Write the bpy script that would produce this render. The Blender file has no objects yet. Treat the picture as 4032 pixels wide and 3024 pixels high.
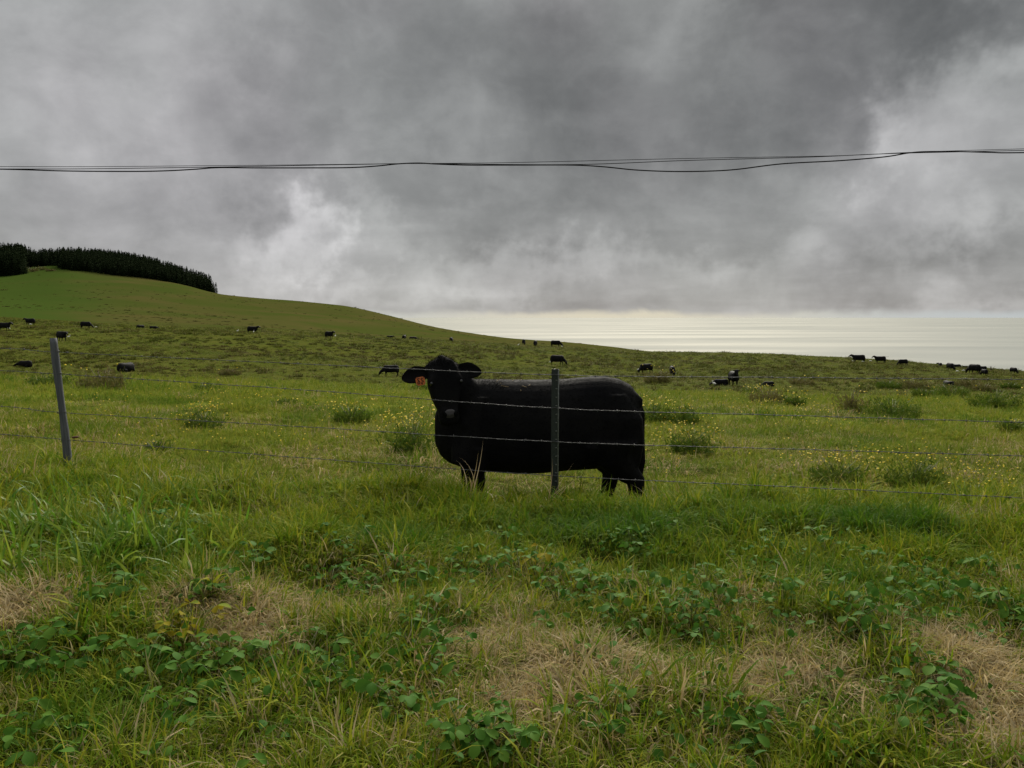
import bpy, bmesh, math, random
import numpy as np
from mathutils import Vector, Matrix

random.seed(7)
rng = np.random.default_rng(7)
scene = bpy.context.scene
COL = scene.collection

# ------------------------------------------------------------------ camera
F = 3100.0                      # focal length in pixels of the 4032 x 3024 photograph
EYE = 1.6
PITCH = math.atan((1512 - 1245) / F)
cam_data = bpy.data.cameras.new('camera')
cam_data.sensor_width = 36.0
cam_data.lens = 36.0 * F / 4032.0
cam_data.clip_start = 0.05
cam_data.clip_end = 600000.0
cam = bpy.data.objects.new('camera', cam_data)
COL.objects.link(cam)
cam.location = (0, 0, EYE)
cam.rotation_euler = (math.pi / 2 - PITCH, 0, 0)
scene.camera = cam
scene.render.resolution_x, scene.render.resolution_y = 1024, 768

# ------------------------------------------------------------------ exposure
vs = scene.view_settings
vs.view_transform = 'Standard'
vs.look = 'None'
EXPO = 1.85
vs.exposure = EXPO
vs.gamma = 1.0
scene.cycles.max_bounces = 6
scene.cycles.diffuse_bounces = 3
scene.cycles.glossy_bounces = 2
scene.cycles.transmission_bounces = 3
scene.cycles.transparent_max_bounces = 4
scene.cycles.use_denoising = True
scene.cycles.sample_clamp_indirect = 4.0

SUN_EL, SUN_AZ = math.radians(36), math.radians(9)      # azimuth to the right of straight ahead


# ------------------------------------------------------------------ node helper
class NT:
    def __init__(self, tree):
        self.t = tree
        for n in list(tree.nodes):
            tree.nodes.remove(n)

    def n(self, kind, **kw):
        nd = self.t.nodes.new(kind)
        for k, v in kw.items():
            setattr(nd, k, v)
        return nd

    def put(self, sock, v):
        if hasattr(v, 'bl_rna') and isinstance(v, bpy.types.NodeSocket):
            self.t.links.new(v, sock)
        elif isinstance(v, bpy.types.Node):
            self.t.links.new(v.outputs[0], sock)
        elif v is not None:
            sock.default_value = v

    def math(self, op, a, b=None, clamp=False):
        nd = self.n('ShaderNodeMath', operation=op, use_clamp=clamp)
        self.put(nd.inputs[0], a)
        if b is not None:
            self.put(nd.inputs[1], b)
        return nd.outputs[0]

    def vmath(self, op, a, b=None, out=0):
        nd = self.n('ShaderNodeVectorMath', operation=op)
        self.put(nd.inputs[0], a)
        if b is not None:
            if op == 'SCALE':
                self.put(nd.inputs[3], b)
            else:
                self.put(nd.inputs[1], b)
        return nd.outputs[out]

    def comb(self, x, y, z=0.0):
        nd = self.n('ShaderNodeCombineXYZ')
        for i, v in enumerate((x, y, z)):
            self.put(nd.inputs[i], v)
        return nd.outputs[0]

    def noise(self, vec, scale, detail=4.0, rough=0.5, dist=0.0, out=0):
        nd = self.n('ShaderNodeTexNoise')
        self.put(nd.inputs['Vector'], vec)
        nd.inputs['Scale'].default_value = scale
        nd.inputs['Detail'].default_value = detail
        nd.inputs['Roughness'].default_value = rough
        nd.inputs['Distortion'].default_value = dist
        return nd.outputs[out]

    def mapr(self, v, a, b, c=0.0, d=1.0, smooth=False):
        nd = self.n('ShaderNodeMapRange')
        if smooth:
            nd.interpolation_type = 'SMOOTHSTEP'
        self.put(nd.inputs[0], v)
        for i, x in enumerate((a, b, c, d)):
            nd.inputs[i + 1].default_value = x
        return nd.outputs[0]

    def mix(self, f, a, b, blend='MIX'):
        nd = self.n('ShaderNodeMix', data_type='RGBA', blend_type=blend)
        self.put(nd.inputs[0], f)
        for s, v in ((nd.inputs[6], a), (nd.inputs[7], b)):
            if isinstance(v, tuple) and len(v) == 3:
                v = v + (1.0,)
            self.put(s, v)
        return nd.outputs[2]


# ------------------------------------------------------------------ world: overcast sky
def dir_of(px, py):
    """world direction of a place in the sky (right of straight ahead / above level, degrees)"""
    dx, dz = (px - 2016) / F, -(py - 1512) / F
    y = math.cos(PITCH) + dz * math.sin(PITCH)
    z = dz * math.cos(PITCH) - math.sin(PITCH)
    return math.degrees(math.atan2(dx, y)), math.degrees(math.atan2(z, math.hypot(dx, y)))


def build_world():
    w = bpy.data.worlds.new('World')
    scene.world = w
    w.use_nodes = True
    g = NT(w.node_tree)
    out = g.n('ShaderNodeOutputWorld')
    sky = g.n('ShaderNodeTexSky', sky_type='NISHITA')
    sky.sun_disc = False
    sky.sun_elevation = SUN_EL
    sky.sun_rotation = SUN_AZ
    sky.altitude = 600
    sky_rad = g.vmath('SCALE', sky.outputs[0], 0.10)
    tc = g.n('ShaderNodeTexCoord').outputs['Generated']
    d = g.vmath('NORMALIZE', tc)
    sep = g.n('ShaderNodeSeparateXYZ')
    g.put(sep.inputs[0], d)
    x, y, z = sep.outputs
    az = g.math('MULTIPLY', g.math('ARCTAN2', x, y), 57.29578)
    el = g.math('MULTIPLY', g.math('ARCSINE', z), 57.29578)
    # cloud deck seen in perspective
    zz = g.math('ADD', g.math('MAXIMUM', z, 0.0), 0.16)
    deck = g.comb(g.math('DIVIDE', x, zz), g.math('DIVIDE', y, zz), 0.0)
    deck = g.vmath('ADD', deck, (3.7, 1.3, 0.0))
    n1 = g.noise(deck, 1.15, 6, 0.52, 0.35)
    n2 = g.noise(d, 7.0, 7, 0.58, 0.25)
    n3 = g.noise(g.vmath('MULTIPLY', d, (1.0, 1.0, 1.7)), 13.0, 6, 0.6, 0.3)
    wn = g.noise(d, 5.5, 5, 0.55, 0.0, out=1)
    wv = g.vmath('SCALE', g.vmath('SUBTRACT', wn, (0.5, 0.5, 0.5)), 15.0)
    wn2 = g.noise(d, 20.0, 4, 0.6, 0.0, out=1)
    wv = g.vmath('ADD', wv, g.vmath('SCALE', g.vmath('SUBTRACT', wn2, (0.5, 0.5, 0.5)), 7.0))
    ae = g.vmath('ADD', g.comb(az, el, 0.0), wv)
    L = g.math('MULTIPLY_ADD', g.math('SUBTRACT', n1, 0.5), 0.19)
    L.node.inputs[2].default_value = 0.595
    L = g.math('ADD', L, g.math('MULTIPLY', g.math('SUBTRACT', g.mapr(n2, .36, .66, 0.0, 1.0, smooth=True), 0.5), 0.065))
    L = g.math('ADD', L, g.math('MULTIPLY', g.math('SUBTRACT', g.mapr(n3, .36, .68, 0.0, 1.0, smooth=True), 0.5), 0.035))
    blobs = [  # px, py of the photograph, half widths in degrees, perceptual gain
        (250, 120, 12, 7, .07), (900, 60, 9, 5, .05), (330, 480, 7, 3.5, .07), (120, 760, 9, 5, .03),
        (880, 750, 3.0, 4.0, .06),
        (1150, 560, 7, 4, -.05), (1250, 330, 8, 4, -.03), (1700, 200, 10, 7, -.06),
        (2700, 350, 13, 8, -.13), (3300, 120, 9, 5, -.10), (3950, 20, 6, 3, -.14), (2200, 560, 5, 6, -.07),
        (3950, 400, 5, 3, .10), (3560, 540, 1.8, 2.2, .17), (3800, 720, 7, 3, .08),
        (1230, 930, 3.6, 1.7, .24), (1060, 1050, 5, 2.2, .10), (1350, 1130, 2.2, 1.3, .12), (960, 880, 1.6, 2.6, .06),
        (1330, 930, 1.4, 1.8, -.10), (1900, 860, 8, 2.6, -.06), (2800, 960, 6, 2.2, -.05), (3450, 1000, 4, 2.2, -.06),
        (3920, 1050, 4, 2.4, -.06), (3200, 960, 3.0, 1.6, .12), (3800, 880, 2.5, 1.6, .10),
        (2120, 1075, 7, 1.7, .12), (1700, 1130, 5, 1.5, .06), (2700, 1110, 6, 1.1, .05), (4020, 1190, 4, 1.2, .10),
        (2200, 1205, 6.5, .55, -.09), (3500, 1190, 6, .8, -.03),
    ]
    for px, py, sx, sy, amp in blobs:
        a0, e0 = dir_of(px, py)
        v = g.vmath('MULTIPLY', g.vmath('SUBTRACT', ae if sy > 1.0 else g.vmath('ADD', g.comb(az, el, 0.0), g.vmath('MULTIPLY', wv, (.5, .09, 0.0))), (a0, e0, 0.0)), (1 / sx, 1 / sy, 0.0))
        dist = g.vmath('LENGTH', v, out=1)
        m = g.mapr(dist, 0.0, 1.75, amp * (.72 if amp > 0 else .85), 0.0, smooth=True)
        L = g.math('ADD', L, m)
    L = g.math('ADD', L, g.mapr(el, 0.0, 4.0, 0.06, 0.0, smooth=True))
    # an overcast dome is brighter overhead than near the ground
    L = g.math('ADD', L, g.mapr(el, 27.0, 75.0, 0.0, 0.42, smooth=True))
    L = g.math('MAXIMUM', L, 0.30)
    L = g.math('MINIMUM', L, 1.10)
    # clear strip between the cloud base and the sea
    elw = g.math('ADD', el, g.math('MULTIPLY', g.math('SUBTRACT', n3, 0.5), 1.3))
    strip = g.mapr(elw, -0.05, 0.55, 0.9, 0.0, smooth=True)
    warm = g.mapr(g.vmath('LENGTH', g.vmath('MULTIPLY', g.comb(g.math('SUBTRACT', az, 7.0), el, 0.0), (1 / 24.0, 1 / 9.0, 0.0)), out=1), 0.0, 1.0, 1.0, 0.0, smooth=True)
    lum = g.math('POWER', L, 2.2)
    tint = g.mix(g.mapr(el, 1.0, 26.0, 0.0, 1.0), (1.0, 1.0, 0.985), (0.965, 1.0, 0.985))
    tint = g.mix(g.mapr(g.noise(d, 3.0, 2, 0.5), 0.45, 0.7), tint, (1.01, 0.99, 1.005))
    cloud = g.vmath('MULTIPLY', tint, g.comb(lum, lum, lum))
    stripc = g.mix(warm, (0.50, 0.54, 0.55), (0.72, 0.67, 0.52))
    cloud = g.mix(strip, cloud, stripc)
    col = g.mix(0.97, sky_rad, cloud)
    bg = g.n('ShaderNodeBackground')
    g.put(bg.inputs[0], col)
    bg.inputs[1].default_value = 2.0 ** -EXPO
    g.put(out.inputs[0], bg.outputs[0])
    w.cycles.sampling_method = 'MANUAL'
    w.cycles.sample_map_resolution = 512


build_world()

sun_data = bpy.data.lights.new('sun', 'SUN')
sun_data.energy = 1.5
sun_data.angle = math.radians(34)
sun_data.color = (1.0, 0.94, 0.82)
sun = bpy.data.objects.new('sun', sun_data)
COL.objects.link(sun)
sd = Vector((math.sin(SUN_AZ) * math.cos(SUN_EL), math.cos(SUN_AZ) * math.cos(SUN_EL), math.sin(SUN_EL)))
sun.rotation_euler = sd.to_track_quat('Z', 'Y').to_euler()
sun.location = (0, 0, 40)


# ------------------------------------------------------------------ general helpers
def ray(px, py):
    """slopes (X per metre of depth, Z per metre of depth) of a photograph pixel"""
    dx, dz = (px - 2016) / F, -(py - 1512) / F
    c, s = math.cos(PITCH), math.sin(PITCH)
    y = c + dz * s
    return dx / y, (dz * c - s) / y


def at(px, py, depth):
    a, b = ray(px, py)
    return Vector((a * depth, depth, EYE + b * depth))


def link(o, parent=None):
    COL.objects.link(o)
    if parent is not None:
        o.parent = parent
    return o


def tag(o, label=None, cat=None, group=None, kind=None):
    if label:
        o['label'] = label
    if cat:
        o['category'] = cat
    if group:
        o['group'] = group
    if kind:
        o['kind'] = kind
    return o


def empty(name, loc, rz=0.0):
    o = bpy.data.objects.new(name, None)
    o.empty_display_size = 0.2
    o.location = loc
    o.rotation_euler = (0, 0, rz)
    return link(o)


def mesh_np(name, v, f, smooth=False):
    """v (n,3); f (m,3|4) arrays or list of them"""
    me = bpy.data.meshes.new(name)
    v = np.asarray(v, dtype=np.float32)
    fl = f if isinstance(f, list) else [f]
    fl = [np.asarray(a, dtype=np.int32) for a in fl if len(a)]
    me.vertices.add(len(v))
    me.vertices.foreach_set('co', v.ravel())
    nl = sum(a.size for a in fl)
    me.loops.add(nl)
    me.loops.foreach_set('vertex_index', np.concatenate([a.ravel() for a in fl]))
    npoly = sum(len(a) for a in fl)
    me.polygons.add(npoly)
    tot = np.concatenate([np.full(len(a), a.shape[1], dtype=np.int32) for a in fl])
    start = np.concatenate([[0], np.cumsum(tot)[:-1]]).astype(np.int32)
    me.polygons.foreach_set('loop_start', start)
    me.polygons.foreach_set('loop_total', tot)
    me.polygons.foreach_set('use_smooth', np.full(npoly, smooth, dtype=bool))
    me.update(calc_edges=True)
    return me


def set_attr(me, name, arr, domain='POINT'):
    arr = np.asarray(arr)
    if arr.ndim == 2:
        a = me.attributes.new(name, 'FLOAT_VECTOR', domain)
        a.data.foreach_set('vector', arr.astype(np.float32).ravel())
    elif arr.dtype.kind == 'i':
        a = me.attributes.new(name, 'INT', domain)
        a.data.foreach_set('value', arr.astype(np.int32))
    else:
        a = me.attributes.new(name, 'FLOAT', domain)
        a.data.foreach_set('value', arr.astype(np.float32))


def _hash(ix, iy, seed):
    h = (ix.astype(np.int64) * 374761393 + iy.astype(np.int64) * 668265263 + seed * 1442695041) & 0xFFFFFFFF
    h = ((h ^ (h >> 13)) * 1274126177) & 0xFFFFFFFF
    return ((h ^ (h >> 16)) & 0xFFFF) / 65535.0


def vnoise(x, y, scale, seed=0, octaves=3):
    x = np.asarray(x, float) / scale
    y = np.asarray(y, float) / scale
    tot, amp, norm = 0.0, 1.0, 0.0
    for o in range(octaves):
        ix, iy = np.floor(x), np.floor(y)
        fx, fy = x - ix, y - iy
        fx, fy = fx * fx * (3 - 2 * fx), fy * fy * (3 - 2 * fy)
        a = _hash(ix, iy, seed + o)
        b = _hash(ix + 1, iy, seed + o)
        c = _hash(ix, iy + 1, seed + o)
        e = _hash(ix + 1, iy + 1, seed + o)
        tot = tot + amp * ((a * (1 - fx) + b * fx) * (1 - fy) + (c * (1 - fx) + e * fx) * fy)
        norm += amp
        amp *= 0.5
        x, y = x * 2.03 + 17.1, y * 2.03 - 9.7
    return tot / norm * 2 - 1


# ------------------------------------------------------------------ terrain height field
U0, U1, NU = -1.9, 1.9, 381
UG = np.linspace(U0, U1, NU)


def row_z(depth, zs=None, pys=None):
    if zs is not None:
        px = [-1500, 0, 540, 1000, 1500, 2016, 2550, 3000, 3500, 4032, 5600]
        return np.interp(UG, [(p - 2016) / F for p in px], zs)
    us, z = [], []
    for p, q in pys:
        a, b = ray(p, q)
        us.append(a)
        z.append(EYE + b * depth)
    return np.interp(UG, us, z)


ROWS = [(-12, row_z(0, [0] * 11)), (2.0, row_z(0, [0.02, .02, .02, .01, 0, 0, 0, 0, 0, .01, .02])),
        (5.0, row_z(0, [.06, .06, .05, .04, .02, .02, .0, .0, -.01, .0, .02])),
        (6.95, row_z(0, [.06, .06, .06, .05, .02, -.05, -.10, -.08, -.04, -.03, -.05])),
        (7.75, row_z(0, [.06, .06, .02, -.28, -.46, -.47, -.47, -.42, -.40, -.40, -.4])),
        (12, row_z(0, [-.36, -.40, -.46, -.5, -.58, -.66, -.72, -.75, -.75, -.75, -.8])),
        (25, row_z(0, [-.75, -.85, -.9, -1.0, -1.1, -1.2, -1.25, -1.35, -1.45, -1.55, -1.6])),
        (45, row_z(0, [-2.0, -2.1, -2.2, -2.3, -2.6, -2.9, -3.0, -3.1, -3.2, -3.4, -3.6])),
        (75, row_z(75, None, [(-1500, 1440), (0, 1458), (540, 1465), (1000, 1478), (1500, 1492), (2016, 1500), (2550, 1506), (3000, 1512), (3500, 1521), (4032, 1534), (5600, 1560)])),
        (110, row_z(110, None, [(-1500, 1300), (0, 1338), (540, 1360), (1000, 1390), (1500, 1425), (2016, 1436), (2550, 1466), (3000, 1464), (3500, 1464), (4032, 1492), (5600, 1530)])),
        (150, row_z(150, None, [(-1500, 1240), (0, 1281), (540, 1299), (1000, 1312), (1500, 1342), (2016, 1376), (2550, 1414), (3000, 1420), (3500, 1432), (4032, 1476), (5600, 1530)])),
        (190, row_z(190, None, [(-1500, 1210), (0, 1256), (540, 1286), (1000, 1300), (1500, 1329), (2016, 1359), (2550, 1388), (3000, 1396), (3500, 1421), (4032, 1466), (5600, 1540)])),
        (230, row_z(230, None, [(-1500, 1195), (0, 1247), (540, 1284), (1000, 1300), (1500, 1331), (2016, 1357), (2550, 1391), (3000, 1404), (3500, 1432), (4032, 1482), (5600, 1580)])),
        (300, row_z(300, None, [(-1500, 1160), (0, 1205), (540, 1240), (1000, 1270), (1500, 1313), (2016, 1351), (2550, 1394), (3000, 1428), (3500, 1470), (4032, 1530), (5600, 1640)])),
        (400, row_z(400, None, [(-1500, 1110), (0, 1143), (250, 1140), (540, 1162), (1000, 1216), (1500, 1268), (2016, 1340), (2550, 1389), (3000, 1450), (3500, 1510), (4032, 1580), (5600, 1700)])),
        (520, row_z(520, None, [(-1500, 1060), (0, 1078), (250, 1064), (540, 1092), (700, 1118), (860, 1163), (1000, 1178), (1100, 1183), (1250, 1196), (1370, 1207), (1500, 1236), (1700, 1289), (1850, 1318), (2016, 1334), (2300, 1352), (2550, 1393), (3000, 1470), (3500, 1530), (4032, 1610), (5600, 1740)])),
        (640, row_z(640, None, [(-1500, 1030), (0, 1050), (250, 1043), (430, 1045), (540, 1062), (700, 1105), (860, 1170), (1000, 1190), (1370, 1225), (1500, 1255), (1700, 1305), (2016, 1350), (2300, 1375), (2550, 1412), (3000, 1490), (3500, 1550), (4032, 1630), (5600, 1760)])),
        (900, row_z(0, [10, 10, 8, -5, -25, -40, -60, -80, -95, -110, -130])),
        (1600, row_z(0, [-60, -60, -65, -80, -110, -130, -150, -170, -185, -200, -220])),
        (9000, row_z(0, [-900] * 11))]
DD = np.array([r[0] for r in ROWS], float)
WD = np.log(DD + 16.0)
ZT = np.array([r[1] for r in ROWS])          # rows x NU


def pchip_eval(xk, yk, xq):
    """monotone cubic along axis 0; yk (n, m) -> (q, m)"""
    h = np.diff(xk)[:, None]
    dl = np.diff(yk, axis=0) / h
    m = np.zeros_like(yk)
    w1 = 2 * h[1:] + h[:-1]
    w2 = h[1:] + 2 * h[:-1]
    same = dl[1:] * dl[:-1] > 0
    with np.errstate(divide='ignore', invalid='ignore'):
        hm = (w1 + w2) / (w1 / dl[:-1] + w2 / dl[1:])
    m[1:-1] = np.where(same, hm, 0.0)
    m[0], m[-1] = dl[0], dl[-1]
    i = np.clip(np.searchsorted(xk, xq) - 1, 0, len(xk) - 2)
    t = ((xq - xk[i]) / (xk[i + 1] - xk[i]))[:, None]
    hh = h[i]
    return ((2 * t**3 - 3 * t**2 + 1) * yk[i] + (t**3 - 2 * t**2 + t) * hh * m[i]
            + (-2 * t**3 + 3 * t**2) * yk[i + 1] + (t**3 - t**2) * hh * m[i + 1])


NW = 1500
WG = np.linspace(WD[0], WD[-1], NW)
ZG = pchip_eval(WD, ZT, WG)
for _ in range(3):                            # soften the creases between columns
    ZG[:, 1:-1] = 0.25 * ZG[:, :-2] + 0.5 * ZG[:, 1:-1] + 0.25 * ZG[:, 2:]

MOUNDS = [(-0.86, 6.72, .09, .30, .28), (-.2, 6.9, -.09, .30, .40), (1.0, 6.9, -.04, .5, .35), (-4.6, 6.9, .05, .9, .5), (4.3, 6.0, .07, .6, .4), (-2.3, 6.5, .05, .6, .35),
          (.9, 6.4, .05, .7, .35), (2.4, 6.0, .06, .8, .35), (-1.4, 5.2, .05, .5, .35), (2.9, 3.9, .07, .45, .35),
          (-1.55, 4.1, .06, .35, .25), (-2.5, 4.0, .06, .3, .3), (1.5, 3.9, .05, .45, .3), (.15, 3.7, .05, .4, .3),
          (-2.6, 6.0, -.09, .55, .3), (-1.0, 3.3, -.05, .5, .25), (1.7, 4.9, -.05, .6, .3)]


def height(x, y):
    x = np.asarray(x, float)
    y = np.asarray(y, float)
    u = np.clip(x / np.maximum(y, 6.0), U0, U1)
    w = np.log(np.clip(y, -11.9, 8990) + 16.0)
    fi = np.clip((w - WG[0]) / (WG[1] - WG[0]), 0, NW - 1.001)
    fj = np.clip((u - U0) / (UG[1] - UG[0]), 0, NU - 1.001)
    i, j = fi.astype(int), fj.astype(int)
    a, b = fi - i, fj - j
    z = (ZG[i, j] * (1 - a) + ZG[i + 1, j] * a) * (1 - b) + (ZG[i, j + 1] * (1 - a) + ZG[i + 1, j + 1] * a) * b
    near = np.clip(1 - (y - 14) / 14, 0, 1)
    z = z + near * (0.085 * vnoise(x, y, 0.62, 3, 3) + 0.03 * vnoise(x, y, 2.2, 5, 2))
    mid = np.clip((y - 9) / 12, 0, 1) * np.clip(1 - (y - 180) / 60, 0, 1)
    z = z + mid * (0.13 * vnoise(x, y, 2.4, 11, 3) + 0.16 * vnoise(x, y, 9.0, 12, 2))
    far = np.clip((y - 230) / 120, 0, 1) * np.clip(1 - (y - 520) / 60, 0, 1)
    z = z + far * (1.5 * vnoise(x, y, 95.0, 21, 2) + 0.25 * vnoise(x, y, 22.0, 22, 2))
    ridge = np.clip((y - 500) / 30, 0, 1) * np.clip(1 - (y - 700) / 60, 0, 1)
    z = z + ridge * 0.3 * vnoise(x, y, 9.0, 23, 3)
    for mx, my, am, sx, sy in MOUNDS:
        z = z + am * np.exp(-((x - mx) / sx) ** 2 - ((y - my) / sy) ** 2)
    return z


def hz(x, y):
    return float(height(np.array([x]), np.array([y]))[0])


def ground_hit(px, py, d0=1.5, d1=700):
    """first point of the ground along the sight line of a photograph pixel"""
    a, b = ray(px, py)
    d = np.exp(np.linspace(math.log(d0), math.log(d1), 3000))
    below = height(a * d, d) >= EYE + b * d
    i = int(np.argmax(below)) if below.any() else len(d) - 1
    dd = float(d[i])
    return Vector((a * dd, dd, hz(a * dd, dd)))


def on_ground(px, depth):
    a, _ = ray(px, 1300)
    return Vector((a * depth, depth, hz(a * depth, depth)))


# ------------------------------------------------------------------ materials
def new_mat(name):
    m = bpy.data.materials.new(name)
    m.use_nodes = True
    g = NT(m.node_tree)
    out = g.n('ShaderNodeOutputMaterial')
    return m, g, out


def principled(g, out, color, rough=0.6, spec=0.3, metal=0.0, bump=None, bstr=0.3, bdist=0.01):
    p = g.n('ShaderNodeBsdfPrincipled')
    if isinstance(color, tuple):
        color = color + (1.0,) if len(color) == 3 else color
    g.put(p.inputs['Base Color'], color)
    g.put(p.inputs['Roughness'], rough)
    g.put(p.inputs['Specular IOR Level'], spec)
    p.inputs['Metallic'].default_value = metal
    if bump is not None:
        b = g.n('ShaderNodeBump')
        b.inputs['Strength'].default_value = bstr
        b.inputs['Distance'].default_value = bdist
        g.put(b.inputs['Height'], bump)
        g.put(p.inputs['Normal'], b.outputs[0])
    g.put(out.inputs[0], p.outputs[0])
    return p


def plain(name, color, rough=0.6, spec=0.3, metal=0.0, var=0.25, scale=30.0):
    m, g, out = new_mat(name)
    tc = g.n('ShaderNodeTexCoord').outputs['Object']
    nz = g.noise(tc, scale, 4, 0.6)
    c = g.mix(g.mapr(nz, 0.3, 0.7), tuple(c * (1 - var) for c in color), tuple(min(1, c * (1 + var)) for c in color))
    principled(g, out, c, rough, spec, metal, nz, 0.25, 0.004)
    return m


def leaf_mat(name, cols, transl=0.3, straw=None, rough=0.45, spec=0.35):
    """cols: three greens picked per blade; straw: colour used where the per-tuft dryness is high"""
    m, g, out = new_mat(name)
    br = g.n('ShaderNodeAttribute', attribute_name='brnd').outputs['Fac']
    ir = g.n('ShaderNodeObjectInfo').outputs['Random']
    r = g.math('FRACT', g.math('ADD', br, g.math('MULTIPLY', ir, 0.37)))
    c = g.mix(g.mapr(r, 0.0, 0.5), cols[0], cols[1])
    c = g.mix(g.mapr(r, 0.5, 1.0), c, cols[2])
    if straw is not None:
        dry = g.n('ShaderNodeAttribute', attribute_name='dry', attribute_type='INSTANCER').outputs['Fac']
        lush = g.n('ShaderNodeAttribute', attribute_name='lush', attribute_type='INSTANCER').outputs['Fac']
        c = g.mix(g.math('MULTIPLY', lush, 0.8), c, straw[2])
        s = g.mix(g.math('FRACT', g.math('MULTIPLY', r, 3.7)), straw[0], straw[1])
        k = g.mapr(g.math('ADD', dry, g.math('MULTIPLY', g.math('SUBTRACT', g.math('FRACT', g.math('MULTIPLY', br, 7.3)), 0.5), .85)), 0.45, 0.62)
        c = g.mix(k, c, s)
    p = g.n('ShaderNodeBsdfPrincipled')
    g.put(p.inputs['Base Color'], c)
    p.inputs['Roughness'].default_value = rough
    p.inputs['Specular IOR Level'].default_value = spec
    t = g.n('ShaderNodeBsdfTranslucent')
    g.put(t.inputs[0], c)
    mx = g.n('ShaderNodeMixShader')
    mx.inputs[0].default_value = transl
    g.put(mx.inputs[1], p.outputs[0])
    g.put(mx.inputs[2], t.outputs[0])
    g.put(out.inputs[0], mx.outputs[0])
    return m


STRAW = ((.36, .26, .092), (.42, .35, .22), (.036, .115, .009))
M = {}
M['grass'] = leaf_mat('grass_blades', [(.080, .160, .007), (.185, .240, .012), (.31, .29, .026)], .36, STRAW, .7, .06)
M['grass_mid'] = leaf_mat('pasture_grass_blades', [(.115, .185, .013), (.195, .23, .022), (.28, .265, .040)], .36, STRAW, .8, .04)
M['grass_far'] = leaf_mat('far_grass_blades', [(.105, .148, .016), (.15, .172, .023), (.19, .178, .034)], .33, ((.2, .15, .06), (.22, .17, .08), (.05, .095, .014)), .8, .04)
M['tussock'] = leaf_mat('tussock_blades', [(.054, .078, .008), (.082, .10, .013), (.12, .115, .022)], .24, ((.10, .075, .028), (.12, .095, .04), (.045, .07, .012)), .8, .03)
M['broad'] = leaf_mat('coarse_grass_blades', [(.085, .19, .014), (.15, .25, .022), (.25, .30, .035)], .42, STRAW, .5, .2)
M['clover'] = leaf_mat('broadleaf', [(.034, .105, .010), (.055, .14, .014), (.09, .175, .018)], .28, None, .7, .08)
M['clover_yellow'] = leaf_mat('yellowing_leaf', [(.22, .20, .012), (.26, .20, .012), (.14, .19, .012)], .3, None, .7, .05)
M['weed_green'] = leaf_mat('weed_foliage', [(.052, .10, .010), (.08, .13, .015), (.13, .155, .022)], .3, None, .7, .06)
M['weed_brown'] = leaf_mat('withered_foliage', [(.15, .125, .04), (.11, .125, .03), (.19, .15, .06)], .25, None, .7, .08)
M['flower'] = plain('yellow_petal', (.75, .55, .02), .6, .2)
M['straw'] = leaf_mat('dry_stalk', [(.50, .37, .18), (.58, .44, .25), (.42, .30, .15)], .2, None)
M['stem'] = plain('green_stem', (.09, .11, .03))
M['woodstem'] = plain('brown_stem', (.10, .07, .04))
M['conifer'] = leaf_mat('conifer_needles', [(.014, .025, .010), (.020, .033, .013), (.030, .042, .016)], .1, None, .9, .01)
M['bark'] = plain('bark', (.06, .05, .04), .9)
M['steel'] = plain('dark_green_steel', (.018, .024, .021), .5, .4, 0.0, .35, 60)
M['steel_edge'] = plain('pale_steel_edge', (.10, .11, .095), .5, .5, 0.2, .4, 90)
M['wire'] = plain('galvanised_wire', (.085, .085, .085), .6, .3, .2, .4, 40)
M['cable'] = plain('black_cable', (.010, .010, .011), .9, .03)
M['hide_far'] = plain('black_hide', (.0045, .0045, .005), .75, .15)
M['white'] = plain('white_feathers', (.80, .79, .76), .8, .1, 0, .05)
M['beak'] = plain('yellow_beak', (.6, .38, .05), .5)
M['legdark'] = plain('dark_leg', (.05, .05, .04), .6)
M['rust'] = plain('dead_leaf_brown', (.075, .034, .018), .8, .2, 0, .5, 60)


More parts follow.
